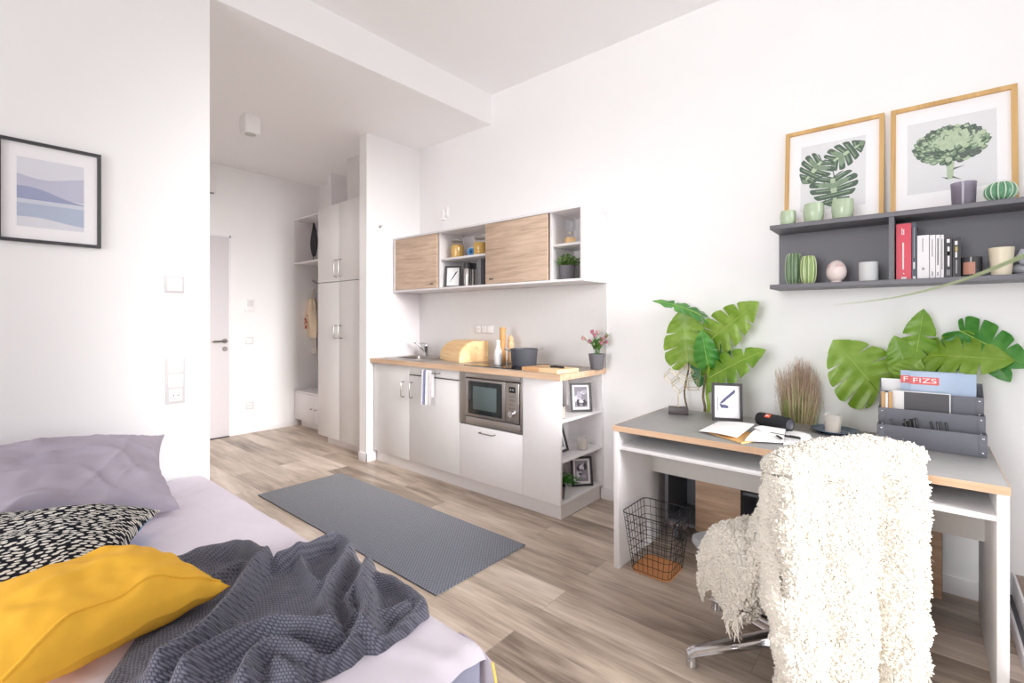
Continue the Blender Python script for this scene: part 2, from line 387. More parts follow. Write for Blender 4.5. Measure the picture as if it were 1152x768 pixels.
# ---- small electrical fittings
def plate(name,label,cat,n,vert,c,ax,size=.081,socket_at=(),group=None):
    """flat frame with n modules; ax 'x' faces +X, 'y' faces -Y"""
    t=thing(name,label,cat,c,group=group)
    hs=size/2; step=.071; hl=hs+step*(n-1)/2
    def B(mb,a0,a1,b0,b1,d0,d1,bev):
        if ax=='x': mb.box(d0,d1,a0,a1,b0,b1,0,bev)
        else: mb.box(a0,a1,-d1,-d0,b0,b1,0,bev)
    f=MB(); 
    if vert: B(f,-hs,hs,-hl,hl,0,.008,.003)
    else: B(f,-hl,hl,-hs,hs,0,.008,.003)
    f.build('cover_frame',mat('shade toned switch frame',(216,211,213),.4,var=.01),t)  # white frame painted greyer, as outline shade lost on the brightly lit wall
    for i in range(n):
        o=(i-(n-1)/2)*step; a,b_=(0,-o) if vert else (o,0)
        if i in socket_at:
            s=MB(); 
            def P(q,r_,dd): return (dd,q,r_) if ax=='x' else (q,-dd,r_)
            B(s,a-.028,a+.028,b_-.028,b_+.028,.008,.012,.003)
            rk=[]
            s.cyl(P(a,b_,.0121),P(a,b_,.0125),.0195,24,1); s.cyl(P(a,b_,.0122),P(a,b_,.0128),.017,24,0)
            for e in(-.0095,.0095): s.cyl(P(a+e,b_,.0127),P(a+e,b_,.0132),.0032,10,2)
            s.build('socket',[WHITE,mat('grey socket rim',(176,172,172),.5),mat('dark socket hole',(60,58,58),.8)],t)
        else:
            s=MB(); B(s,a-.0315,a+.0315,b_-.0315,b_+.0315,.008,.013,.003); s.build('rocker',WHITE,t)
    return t
p=atX(196,320,XL); plate('light_switch','single white light switch high on the left wall above the triple plate','light switch',1,True,(XL,p.y,p.z),'x')
p=atX(197,428,XL); plate('switch_plate','tall white plate with two switches over a power socket on the left wall','switch plate',3,True,(XL,p.y,p.z),'x',socket_at=(2,))
p=atX(280.5,343.5,XD); t=thing('intercom','flat white intercom panel beside the entrance door','intercom',(XD-.002,p.y,p.z))
MB().box(0,.02,-.055,.055,-.075,.075,0,.004).build('housing',WHITE,t); MB().box(.02,.022,-.035,.035,-.01,.055,0,.001).build('speaker_panel',LGREY2,t); MB().box(.02,.024,-.035,.035,-.06,-.03,0,.002).build('call_button',WHITE,t)
p=atX(280.5,383,XD); plate('light_switch','single white light switch below the intercom by the entrance door','light switch',1,True,(XD,p.y,p.z),'x')
p=atX(281,456,XD); plate('wall_socket','single white power socket low on the hall wall near the floor','socket',1,True,(XD,p.y,p.z),'x',socket_at=(0,))
p=atX(232,203,XD); t=thing('door_chime','white box high on the hall wall above the entrance door','door chime',(XD-.002,p.y,p.z))
MB().box(0,.05,-.075,.075,-.12,.13,0,.006).build('housing',WHITE,t); MB().box(.0,.03,-.05,.065,-.128,-.12).build('shadow_strip',mat('grey chime shadow',(150,148,148),.5),t)  # grey strip below the housing stands in for the box's shadow
# spot light on the hall ceiling
p=atZ(281.5,131,ZH); t=thing('ceiling_spotlight','white cube spotlight on the lowered hall ceiling','ceiling light',(p.x,p.y,ZH),.0)
MB().box(-.055,.055,-.055,.055,-.012,0,0,.002).build('base_plate',WHITE,t); MB().box(-.058,.058,-.058,.058,-.145,-.010,0,.004).build('housing',WHITE,t)
l=MB(); l.lathe([(.042,-.1475),(.042,-.145)],n=24); l.build('lens',mat('frosted lamp lens',(190,188,184),.3),t)
# clothes hook on the pillar, cable outlet above the kitchen cabinet
p=atX(427.5,255,-3.733); t=thing('wall_hook','small chrome wall hook on the white pillar','hook',(-3.733,p.y,p.z))
h=MB(); h.cyl((0,0,0),(.006,0,0),.014,18); h.build('rosette',CHROME,t); h=MB(); h.tube([(.005,0,0),(.022,0,0),(.03,0,.008)],[.006,.006,.008],10); h.build('peg',CHROME,t)
p=atY(501,241,YW); t=thing('cable_outlet','small white cable outlet box on the wall above the wall cabinet','cable outlet',(p.x,YW,p.z))
MB().box(-.045,.01,-.035,0,-.055,.04,0,.004).build('housing',WHITE,t); MB().box(.012,.05,-.02,0,-.03,.06,0,.004).build('cover',WHITE,t)
k=MB(); k.tube([(-.02,-.012,-.055),(-.02,-.008,-.12),(-.022,-.006,-.18)],.003,6); k.build('cable',WHITE,t)

# ================================================================ HALL FURNITURE
def bow(mb,p0,p1,out,r=.005):
    r*=.75
    """bow handle between p0 and p1 standing off along out"""
    p0,p1,out=Vector(p0),Vector(p1),Vector(out); d=(p1-p0).normalized()
    mb.tube([p0,p0+out*.8,p0+out+d*.008,p1+out-d*.008,p1+out*.8,p1],r,8)
yf=2.44; x0,x1=-4.684,-3.85
t=thing('wardrobe','tall pale grey hall wardrobe with four handled doors left of the pillar','wardrobe',((x0+x1)/2,2.7,0)); O=t.location
MB(O).box(x0,x1,yf+.02,YW-.002,.09,2.385,0,.001).build('carcass',LGREY,t)
MB(O).box(x0+.06,x1,yf+.075,YW-.01,0,.09).build('plinth',PLINTH,t)
xm=atY(381.5,320,yf).x
for zb,zt,hz in((.092,1.622,(1.08,1.20)),(1.630,2.384,(1.675,1.835))):
    for xa,xb,hx in((x0+.001,xm-.0015,xm-.045),(xm+.0015,x1-.001,xm+.04)):
        dr=MB(O).box(xa,xb,yf,yf+.019,zb,zt,0,.0015).build('door',LGREY,t)
        h=MB(O); bow(h,(hx,yf,hz[0]),(hx,yf,hz[1]),(0,-.032,0),.0055); h.build('door_handle',NICKEL,dr)
yb=2.67
t=thing('shoe_bench','low pale grey shoe bench cabinet on the hall floor beside the wardrobe','bench',(-5.2,2.8,0)); O=t.location
bx0,bx1=XD+.002,x0-.003
MB(O).box(bx0,bx1,yb+.019,YW-.002,.082,.405).build('carcass',LGREY2,t); MB(O).box(bx0,bx1,yb-.004,YW-.002,.405,.424,0,.002).build('top',LGREY2,t)
MB(O).box(bx0+.05,bx1,yb+.06,YW-.01,0,.082).build('plinth',PLINTH,t)
bm_=atY(353.5,455,yb).x
for xa,xb,hx in((bx0+.002,bm_-.0015,bm_-.05),(bm_+.0015,bx1-.002,bm_+.05)):
    dr=MB(O).box(xa,xb,yb,yb+.018,.085,.400,0,.0015).build('door',LGREY2,t)
    h=MB(O); h.cyl((hx,yb,.245),(hx,yb-.018,.245),.005,10); h.cyl((hx-.012,yb-.02,.245),(hx+.012,yb-.02,.245),.006,10); h.build('knob',NICKEL,dr)
t=thing('open_wall_cabinet','open pale grey wall cube mounted high beside the hall wardrobe','cabinet',(-5.2,2.8,1.9)); O=t.location
cz0,cz1=1.915,2.455; k=MB(O); T=.019
k.box(bx0,bx1,yb,YW-.002,cz0,cz0+T,0,.001).box(bx0,bx1,yb,YW-.002,cz1-T,cz1,0,.001).box(bx0,bx0+T,yb,YW-.002,cz0+T,cz1-T,0,.001).box(bx1-T,bx1,yb,YW-.002,cz0+T,cz1-T,0,.001).box(bx0+T,bx1-T,YW-.012,YW-.002,cz0+T,cz1-T)
k.build('box',LGREY2,t)
# coat panel
cx=atY(348.5,400,2.96).x
t=thing('coat_rack','dark grey coat panel with steel hook rail between bench and open wall cube','coat rack',(-5.0,2.965,.43)); O=t.location
MB(O).box(cx,bx1,2.962,YW-.001,.426,1.913,0,.001).build('panel',DGREY,t)
h=MB(O); 
h.tube([(cx+.03,2.96,1.83),(cx+.03,2.90,1.80),(cx+.30,2.90,1.70)],.007,8); h.build('rail',NICKEL,t)
for e in(.06,.16):
    h=MB(O); h.tube([(cx+e,2.962,1.62),(cx+e,2.93,1.60),(cx+e,2.91,1.615),(cx+e,2.90,1.64)],.005,8); h.build('hook',NICKEL,t)
# leaf ornament in the open cube
p=atY(352.5,290,2.80); zb=cz0+T
t=thing('leaf_ornament','black leaf shaped ornament on a short stem in the open wall cube','ornament',(p.x,2.80,zb))
BLK=mat('black iron',(30,30,38),.6)
MB().lathe([(.035,0),(.035,.006),(.006,.01)],n=20).build('foot',BLK,t); k=MB(); k.cyl((0,0,.006),(0,0,.09),.004,8); k.build('stem',BLK,t)
hgt=.40; k=MB()
def lf(u,v):
    s=u; wd=.088*math.sin(math.pi*min(1,.06+s*.94))**.62*(1.0 if s<.45 else (1-(s-.45)*.75)) if 0<s<1 else .002
    a=(v-.5)*2; return (a*wd,.012*a*a-.006+.004*math.cos(a*30)*0,.07+s*hgt)
k.grid(lf,24,9); k.grid(lambda u,v:Vector(lf(u,v))+Vector((0,.006,0)),24,9)
k.build('leaf',BLK,t)
# drawstring tote bag and white cloth hanging from the hooks
p=atY(350.3,345,2.86)
t=thing('tote_bag','cream cotton tote bag with red print hanging from the coat rack','bag',(p.x,2.87,1.62))
BAGM=mat('cream cotton',(226,208,182),.9,var=.04,bump=.3,bscale=60)
k=MB(); z0=atY(350,379,2.86).z-1.62; z1=atY(350,336,2.86).z-1.62
def bag(u,v):
    a=2*math.pi*u; h=z1+(z0-z1)*v
    wd=.03+.105*min(1,v*1.5)**.8; dp=.02+.05*math.sin(math.pi*min(1,.1+v*.85))
    wr=.006*math.sin(a*7+v*3)*(1-v*.5)
    return ((wd+wr)*math.cos(a)-.02*v,(dp+wr)*math.sin(a),h+.012*math.sin(a*2)*v)
k.grid(bag,36,14,0,cu=True); 
k.build('bag_body',BAGM,t,ang=70)
k=MB(); 
for dx,dz,r_ in((-.02,-.36,.022),(.015,-.39,.018),(-.045,-.40,.02),(-.01,-.45,.024),(-.055,-.47,.018),(.02,-.31,.012)):
    pts=[(dx+r_*math.cos(a*2*math.pi/7)*(1+.3*math.sin(a*3)),dz+r_*math.sin(a*2*math.pi/7)) for a in range(7)]
    k.prism(pts,-.076,-.0745,'y')
k.build('print',mat('red print',(196,104,88),.9),t)
k=MB(); 
for e in(-.012,.012): k.tube([(e,0,z1),(e*.6,.02,z1+.1),(e*.2,.03,-.01+.02),(0,.035,.015)],.004,6)
k.build('cord',BAGM,t)
p=atY(351,390,2.90); k=MB(); zt=1.58; zl=atY(348,397,2.9).z
def clo(u,v): return (p.x+(v-.5)*(.05+.11*u)+.01,2.90+.014*math.sin(v*15)*(.4+u),zt+(zl-zt)*u)
k.grid(clo,18,22); k.grid(lambda u,v:Vector(clo(u,v))+Vector((0,.006,0)),18,22)
solo('hanging_scarf',k,mat('white cotton cloth',(228,222,216),.9,bump=.2),'white cloth hanging behind the cream tote bag','scarf',ang=80)

# ================================================================ KITCHEN
KY=2.455; KZ0=.098; KZ1=.879; KT=.917
xs=[-3.715,-3.205,-2.605,-2.003,-1.700]
def handle(parent,O,p0,p1,out,r=.005): 
    h=MB(O); bow(h,p0,p1,out,r); return h.build('handle',NICKEL,parent)
def hollow(mb,a,b,y0,y1,z0,z1,T=.016):
    mb.box(a,a+T,y0,y1,z0,z1).box(b-T,b,y0,y1,z0,z1).box(a+T,b-T,y0,y1,z0,z0+T).box(a+T,b-T,y1-.008,y1,z0+T,z1)
    return mb
def unit(name,label,a,b): return thing(name,label,'kitchen cabinet',((a+b)/2,2.7,KZ0))
DRM=LGREY
t=unit('sink_cabinet','pale grey kitchen base cabinet under the sink next to the pillar',xs[0],xs[1]); O=t.location
hollow(MB(O),xs[0],xs[1]-.001,KY+.02,YW-.004,KZ0,KZ1).build('carcass',DRM,t)
dr=MB(O).box(xs[0]+.001,xs[1]-.0015,KY,KY+.019,KZ0+.002,KZ1-.003,0,.0015).build('door',DRM,t)
ha=atY(454.5,429,KY); hb=atY(455,446,KY); handle(dr,O,(ha.x,KY,ha.z),(ha.x,KY,hb.z),(0,-.033,0))
t=unit('fridge_cabinet','pale grey kitchen base cabinet with top rail left of the microwave',xs[1],xs[2]); O=t.location
hollow(MB(O),xs[1],xs[2]-.001,KY+.02,YW-.004,KZ0,KZ1).build('carcass',DRM,t)
zg=.805
pn=MB(O).box(xs[1]+.0015,xs[2]-.0015,KY,KY+.019,zg+.004,KZ1-.003,0,.0015).build('top_rail',DRM,t)
dr=MB(O).box(xs[1]+.0015,xs[2]-.0015,KY,KY+.019,KZ0+.002,zg-.004,0,.0015).build('door',DRM,t)
ha=atY(464,430,KY); hb=atY(464,447,KY); handle(dr,O,(ha.x,KY,ha.z),(ha.x,KY,hb.z),(0,-.033,0))
h=MB(O); h.cyl((xs[1]+.01,KY-.004,zg),(xs[2]-.005,KY-.004,zg),.0035,8); h.build('gap_shade_strip',mat('dark gap shade',(70,66,64),.6),t)  # dark bar stands in for the shade in the gap above the door
tx=atY(485.5,405,KY).x
h=MB(O); bow(h,(tx-.10,KY,.842),(tx+.10,KY,.842),(0,-.034,0),.005); h.build('handle',NICKEL,pn)
t=unit('microwave_cabinet','kitchen base cabinet housing the steel microwave over a pull-out front',xs[2],xs[3]); O=t.location
hollow(MB(O),xs[2],xs[3]-.001,KY+.02,YW-.004,KZ0,KZ1).build('carcass',CABW,t)
dr=MB(O).box(xs[2]+.0015,xs[3]-.0015,KY,KY+.019,KZ0+.002,.492,0,.0015).build('door',CABW,t)
ha=atY(541,487,KY); hb=atY(557,490,KY); handle(dr,O,(ha.x,KY,.455),(hb.x,KY,.455),(0,-.03,0))
# open end shelf
t=unit('end_shelf_cabinet','white kitchen end cabinet with three open shelves facing the desk',xs[3],xs[4]); O=t.location
MB(O).box(xs[3]+.001,xs[4],KY,KY+.018,KZ0+.002,KZ1,0,.001).build('front_panel',CABW,t)
k=MB(O); k.box(xs[3]+.001,xs[3]+.018,KY+.018,YW-.004,KZ0,KZ1); k.build('inner_panel',CABW,t)
MB(O).box(xs[3]+.018,xs[4],YW-.022,YW-.004,KZ0,KZ1).build('back_panel',CABW,t)
SH=[.116,.375,.627]
for z in SH: MB(O).box(xs[3]+.018,xs[4]-.002,KY+.018,YW-.022,z-.018,z,0,.0008).build('shelf',CABW,t)
k=MB(); k.box(-3.715,-1.722,KY+.035,KY+.052,0,KZ0-.001).box(-1.738,-1.722,KY+.052,YW-.016,0,KZ0-.001)
solo('kitchen_plinth',k,PLINTH,'long pale grey plinth board under the kitchen base cabinets','plinth')
# worktop
t=thing('kitchen_worktop','oak edged grey kitchen worktop running along the base cabinets','worktop',(-2.7,2.7,KZ1)); O=t.location
wx0,wx1,wy0=-3.731,-1.683,2.425
TOPM=mat('taupe worktop laminate',(170,158,148),.4,var=.04,scale=20)
TOPM2=TOPM
# cut around the sink bowl
sa=atZ(432,402,KT); sk=(-3.62,-3.05,2.50,2.92)   # sink rim rectangle
bl=(-3.57,-3.27,2.56,2.86)
k=MB(O)
for a,b_,c_,d_ in((wx0,bl[0]-.02,wy0,YW-.003),(bl[1]+.02,wx1,wy0,YW-.003),(bl[0]-.02,bl[1]+.02,wy0,bl[2]-.02),(bl[0]-.02,bl[1]+.02,bl[3]+.02,YW-.003)): k.box(a,b_,c_,d_,KZ1,KT)
k.build('top',TOPM,t)
k=MB(O); k.box(wx0,wx1,wy0-.002,wy0,KZ1,KT+.0005).box(wx1,wx1+.002,wy0-.002,YW-.003,KZ1,KT+.0005); k.build('edge_band',OAKEDGE,t)
# splashback panels
SPL=mat('light grey splashback',(225,223,222),.35,var=.01)
struct('trim_6',MB().box(-3.731,-1.674,YW-.008,YW,KT,1.508),SPL)
struct('trim_7',MB().box(-3.733,-3.727,2.427,YW-.008,KT,1.508),mat('white splashback',(238,233,236),.35,var=.01))
# sink
t=thing('kitchen_sink','stainless steel inset sink in the worktop by the pillar','sink',(-3.33,2.7,KT)); O=t.location
k=MB(O); zt=KT+.004
for a,b_,c_,d_ in((sk[0],bl[0],sk[2],sk[3]),(bl[1],sk[1],sk[2],sk[3]),(bl[0],bl[1],sk[2],bl[2]),(bl[0],bl[1],bl[3],sk[3])): k.box(a,b_,c_,d_,KT,zt,0,.001)
k.build('rim',SILVER,t)
k=MB(O); dpt=.15
def bowl(u,v):
    a=2*math.pi*u; ca,sa_=math.cos(a),math.sin(a); n=.28
    ex=math.copysign(abs(ca)**n,ca); ey=math.copysign(abs(sa_)**n,sa_)
    if v<.75: f=1-.08*v; z=zt-dpt*(v/.75)**.9
    else: f=(1-.06)*(1-(v-.75)/.25)+.02; z=zt-dpt
    return ((bl[0]+bl[1])/2+ex*.15*f,(bl[2]+bl[3])/2+ey*.15*f,z)
k.grid(bowl,48,14,0,cu=True); k.build('bowl',SILVER,t,ang=60)
k=MB(O); 
for i in range(6): k.box(bl[1]+.03+i*.03,bl[1]+.036+i*.03,2.58,2.86,zt,zt+.002,0,.001)
k.build('drainer_ribs',SILVER,t)
# tap
fp=atZ(484.5,400,KT); 
t=thing('kitchen_tap','chrome single lever mixer tap at the back of the sink','tap',(fp.x,2.895,zt))
MB().lathe([(.027,0),(.027,.006),(.022,.012),(.021,.085),(.023,.09),(.021,.10),(.008,.104)],n=24).build('body',CHROME,t)
k=MB(); tip=atY(466.5,384.5,2.80)-Vector(t.location); k.tube([(0,0,.03),(tip.x*.15,tip.y*.15,.045),(tip.x*.92,tip.y*.92,tip.z+.002),(tip.x,tip.y,tip.z+.003),(tip.x*1.03,tip.y*1.03,tip.z-.016)],[.011,.0095,.009,.010,.0105],12); k.build('spout',CHROME,t)
k=MB(); k.tube([(0,0,.10),(-.012,-.008,.112),(-.045,-.03,.118)],[.016,.010,.006],10,flat=.5); k.build('lever',CHROME,t)
# hob
p0=atZ(545,404,KT)
t=thing('ceramic_hob','flat black glass ceramic hob set into the worktop','hob',(-2.30,2.70,KT))
MB().box(-.29,.26,-.22,.20,0,.005,0,.002).build('glass_top',mat('black ceramic glass',(26,24,26),.08,var=.02),t)
for x,y,r_ in((-.15,.09,.075),(.12,-.09,.09)):
    k=MB(); k.grid(lambda u,v:((r_+.002*(v-.5))*math.cos(2*math.pi*u)+x,(r_+.002*(v-.5))*math.sin(2*math.pi*u)+y,.0052),48,2,0,cu=True)
    k.build('cooking_zone',mat('grey hob marking',(120,116,116),.5),t,fix=False)
# microwave
my=KY-.004
t=thing('microwave','built-in stainless steel microwave oven in the kitchen base cabinets','microwave',((xs[2]+xs[3])/2,my,.5)); O=t.location
ma,mb_=xs[2]+.002,xs[3]-.002
k=MB(O); z0,z1=.497,.877
ia,ib,iz0,iz1=atY(524,0,my).x,atY(585,0,my).x,.555,.838
k.box(ma,ia,my,my+.02,z0,z1,0,.002).box(ib,mb_,my,my+.02,z0,z1,0,.002).box(ia,ib,my,my+.02,z0,iz0,0,.002).box(ia,ib,my,my+.02,iz1,z1,0,.002)
k.build('trim_frame',SILVER,t)
MB(O).box(ia+.02,ib-.02,my+.022,2.80,iz0,iz1).build('housing',CHAR,t)
xd=atY(569,0,my).x
dd=MB(O).box(ia+.006,xd,my-.006,my+.02,iz0+.006,iz1-.006,0,.004).build('door',SILVER,t)
gx0,gx1,gz0,gz1=atY(527.5,0,my).x,atY(565.5,0,my).x,.58,.815
MB(O).box(gx0,gx1,my-.008,my-.006,gz0,gz1,0,.0005).build('door_window',mat('dark microwave window',(30,36,38),.12,var=.03),dd)
MB(O).box(gx0+.05,gx1-.05,my-.0088,my-.008,gz0+.035,gz1-.035,0,.0003).build('mesh_screen',mat('grey green mesh screen',(84,98,98),.25,var=.05,scale=200),dd)
MB(O).box(xd+.003,ib-.006,my-.006,my+.02,iz0+.006,iz1-.006,0,.004).build('control_panel',SILVER,t)
pc=(xd+ib)/2
ds=MB(O).box(pc-.028,pc+.028,my-.008,my-.006,.765,.805,0,.0006).build('display',mat('black display',(22,20,22),.15),t)
k=MB(O)
for e in(-.012,.008): k.box(pc+e-.004,pc+e+.004,my-.0084,my-.008,.778,.792)
k.build('digits',mat('grey display digits',(150,160,150),.5),ds)
for r_ in range(4):
    for c_ in range(3):
        k=MB(O); k.box(pc-.024+c_*.019,pc-.012+c_*.019,my-.009,my-.006,.735-r_*.027,.747-r_*.027,0,.0015); k.build('button',NICKEL,t)
k=MB(O); k.cyl((pc,my-.006,.625),(pc,my-.03,.625),.024,24,0,.021); k.build('knob',CHROME,t)
k=MB(O); k.box(pc-.022,pc+.006,my-.008,my-.006,.573,.590,0,.001); k.build('open_button',NICKEL,t)
# tea towel over the rail handle
tw=MB(); tz=.848; yo=KY-.04
def tow(u,v):
    w_=.062+.012*u; x=tx-.002+(v-.5)*2*w_*(.85+.15*u)+ .008*u
    f=.006*math.sin(v*9+1)*u+.004*math.sin(v*17)*u
    L_=.30; s=u*L_ 
    if s<.27: return (x,yo-.007-f*.8,tz-.27+s)
    a=(s-.27)/.03*math.pi; return (x,yo-.0065*math.cos(a)*1.0,tz+.0065*math.sin(a))
tow_pts=[]
def towel(u,v):
    w_=.066-.012*u if u<.5 else .06
    x=tx+.004+(v-.5)*2*w_-.012*max(0,.5-u)
    f=.004*math.sin(v*7+.6)+.002*math.sin(v*19)
    if u<.46: q=u/.46; return (x,yo-.008-f*(1-q)**.7*.9-.004,tz+.008-(1-q)*.262)
    if u<.54: a=(u-.46)/.08*math.pi; return (x,yo-.008*math.cos(a)-.004*(1-(u-.46)/.08),tz+.008+.008*math.sin(a))
    q=(u-.54)/.46; return (x,yo+.008+.002*math.sin(v*8),tz+.008-q*.20)
vv=[0,.10,.155,.16,.20,.205,.26,.36,.365,.40,.405,.5,.6,.7,.8,.9,1]
N_=40
for i in range(N_):
    for j in range(len(vv)-1):
        q=[towel(i/N_,vv[j]),towel((i+1)/N_,vv[j]),towel((i+1)/N_,vv[j+1]),towel(i/N_,vv[j+1])]
        s_=(vv[j]+vv[j+1])/2; m_=1 if (.155<=s_<=.40 and not(.20<s_<.205)) else 0
        tw.add(q,[(0,1,2,3)],m_)
ob=solo('tea_towel',tw,[mat('white tea towel',(244,242,244),.95,bump=.2,bscale=300),mat('blue towel stripe',(132,138,176),.95)],'white tea towel with blue stripes hanging on the base cabinet rail','towel',ang=80,fix=False)
# ---- things on the worktop
zW=KT+.0005
# bread box
p0=atY(503,402,2.73)
bx0,bx1=atY(500,405,2.74).x,atY(534,405,2.70).x
t=thing('bread_box','pale pine roll-top bread box on the worktop beside the sink','bread box',((bx0+bx1)/2-.02,2.79,zW),R(-17)); hw=(bx1-bx0)/2*.93
H_=.165; D_=.26
side=[(-D_/2,0),(-D_/2,.03)]+[(-D_/2+D_*.62*(1-math.cos(a*math.pi/2/8)),.03+(H_-.03)*math.sin(a*math.pi/2/8)) for a in range(1,9)]+[(D_/2,H_),(D_/2,0)]
for e in(-1,1):
    k=MB(); k.prism(side,min(e*hw,e*(hw-.014)),max(e*hw,e*(hw-.014)),'x'); k.build('side_panel',PINE,t)
k=MB(); k.box(-hw+.014,hw-.014,-D_/2,D_/2,0,.012); k.box(-hw+.014,hw-.014,-D_/2,-D_/2+.014,.012,.034); k.box(-hw+.014,hw-.014,D_/2-.01,D_/2,.012,H_); k.box(-hw+.014,hw-.014,D_*.12,D_/2-.01,H_-.012,H_); k.build('body',PINE,t)
k=MB(); path=side[1:-2]; 
def at_path(s):
    n=len(path)-1; x=s*n; i=min(int(x),n-1); f=x-i; return (path[i][0]*(1-f)+path[i+1][0]*f,path[i][1]*(1-f)+path[i+1][1]*f)
for i in range(11):
    a=at_path(i/11+.004); b_=at_path((i+1)/11-.004)
    mid=((a[0]+b_[0])/2-.003,(a[1]+b_[1])/2+.003)
    k.prism([(a[0]+.004,a[1]-.002),(a[0]-.002,a[1]+.002),mid,(b_[0]-.002,b_[1]+.002),(b_[0]+.004,b_[1]-.002)],-hw+.014,hw-.014,'x')
rd=k.build('roll_door',PINE,t)
k=MB(); k.cyl((-hw-.018,.02,.115),(hw+.0,.02,.115),.006,10); k.cyl((-hw-.02,.02,.115),(-hw-.006,.02,.115),.011,12); k.build('door_pin',NICKEL,t)
# bottle, mills
def base_on(u,v,z=zW): return atZ(u,v,z)
zH=KT+.0055
p=atZ(560.5,411,zH); p=Vector((atY(560.5,411,2.66).x,2.66,zH)); 
t=thing('oil_bottle','slim white bottle standing on the hob beside the pepper mill','bottle',p)
MB().lathe([(.0,0),(.026,0),(.029,.004),(.030,.07),(.027,.10),(.016,.125),(.013,.15),(.0125,.165)],n=28).build('bottle_body',mat('white glazed ceramic',(246,244,243),.25,var=.01),t)
MB().lathe([(.0145,.165),(.0145,.178),(.010,.182),(0,.182)],n=20).build('cap',WHITE,t)
WOODM=oak('turned beech wood',(200,142,84),(226,176,116),2,1.2)
WOODP=oak('turned pale wood',(226,182,136),(242,206,164),2,1.2)
p=Vector((atY(565.5,400,2.79).x,2.79,zH)); s=sz(38,p)
t=thing('pepper_mill','tall wooden pepper mill behind the white bottle','pepper mill',p)
MB().lathe([(0,0),(.027,0),(.028,.01),(.026,.05),(.022,.085),(.020,.12),(.024,.155),(.0245,.185)],n=26).build('mill_body',WOODM,t)
MB().lathe([(.0245,.187),(.025,.20),(.021,.23),(.024,.262),(.024,.272),(.0,.276)],n=26).build('mill_head',WOODM,t)
p=Vector((atY(574.5,395,2.84).x,2.84,zH))
t=thing('salt_mill','short pale wooden salt mill behind the grey pot','salt mill',p)
MB().lathe([(0,0),(.029,0),(.029,.01),(.022,.05),(.021,.09),(.027,.125),(.027,.135)],n=26).build('mill_body',WOODP,t)
MB().lathe([(.027,.137),(.027,.15),(.020,.165),(.024,.175),(.022,.192),(.010,.203),(.012,.212),(0,.215)],n=26).build('mill_head',WOODP,t)
# casserole
p=Vector((atY(589.5,405,2.69).x,2.69,zH)); rr=sz(31,p)/2
t=thing('cooking_pot','dark grey cooking pot with two steel handles on the hob','pot',p)
POTM=mat('dark grey coated aluminium',(84,86,94),.5,.2,.05,90)
ph=.125
MB().lathe([(0,0),(rr*.86,0),(rr*.9,.006),(rr*.985,ph*.9),(rr*1.02,ph),(rr*.985,ph),(rr*.95,ph*.9),(rr*.87,.008),(0,.006)],n=40,cap=False).build('pot_body',POTM,t)
for e in(-1,1):
    k=MB(); ax=Vector((RT[0],RT[1],0)); ay=Vector((FW[0],FW[1],0))
    k.tube([ax*e*rr*.99+ay*.03*q+Vector((0,0,ph*.86)) if abs(q)==1 else ax*e*(rr*.99+.042)+ay*.026*q*2+Vector((0,0,ph*.98)) for q in(-1,-.45,.45,1)],.0052,8); k.build('handle',SILVER,t)
# chopping board + knife
c=[atZ(u,v,zW) for u,v in((578,413.5),(631,420),(652.5,414.5),(607,408))]
cen=sum(c,Vector())/4
t=thing('chopping_board','two-tone wooden chopping board at the corner of the worktop','chopping board',(cen.x,cen.y,zW))
k=MB(t.location)
bcorn=[(-2.045,2.50),(-1.715,2.452),(-1.70,2.655),(-2.03,2.70)]
bcorn=[(-2.04,2.492),(-1.727,2.455),(-1.70,2.66),(-2.015,2.70)]
t.location=(-1.87,2.577,zW); O=t.location
A,B_,C_,D_=[Vector((x,y,0)) for x,y in bcorn]
def bp(s,r_): return ((A*(1-s)+B_*s)*(1-r_)+(D_*(1-s)+C_*s)*r_)
def slab(s0,s1):
    k=MB(O); q=[bp(s0,0),bp(s1,0),bp(s1,1),bp(s0,1)]; k.prism([(a.x,a.y) for a in q],zW,zW+.022); return k
slab(.0,.50).build('dark_half',oak('acacia board',(214,160,108),(228,182,132),0),t); slab(.50,1).build('light_half',oak('maple board',(236,200,150),(246,216,172),0),t)
ka=atZ(610,411.5,zW+.026); kb=atZ(632,413.0,zW+.026)
d_=Vector((kb.x-ka.x,kb.y-ka.y,0)); L_=.22; an=math.atan2(d_.y,d_.x)
t=thing('kitchen_knife','kitchen knife with black handle lying on the chopping board','knife',(-1.86,2.575,zW+.0225),an)
k=MB(); k.prism([(-.13,-.004),(-.12,-.014),(.0,-.016),(.0,.008),(-.06,.006)],0,.0015); k.build('blade',SILVER,t)
k=MB(); k.tube([(0,-.003,.006),(.03,-.004,.0075),(.08,-.001,.0075),(.10,-.006,.0065)],[.009,.0095,.0098,.008],10,flat=.7); k.build('knife_handle',BLACK,t)
# double socket on the splashback
p=atY(545.5,370,YW-.008); plate('wall_socket','white double power socket plate on the grey kitchen splashback','socket',3,False,(p.x,YW-.008,p.z),'y',.075,socket_at=(0,1))
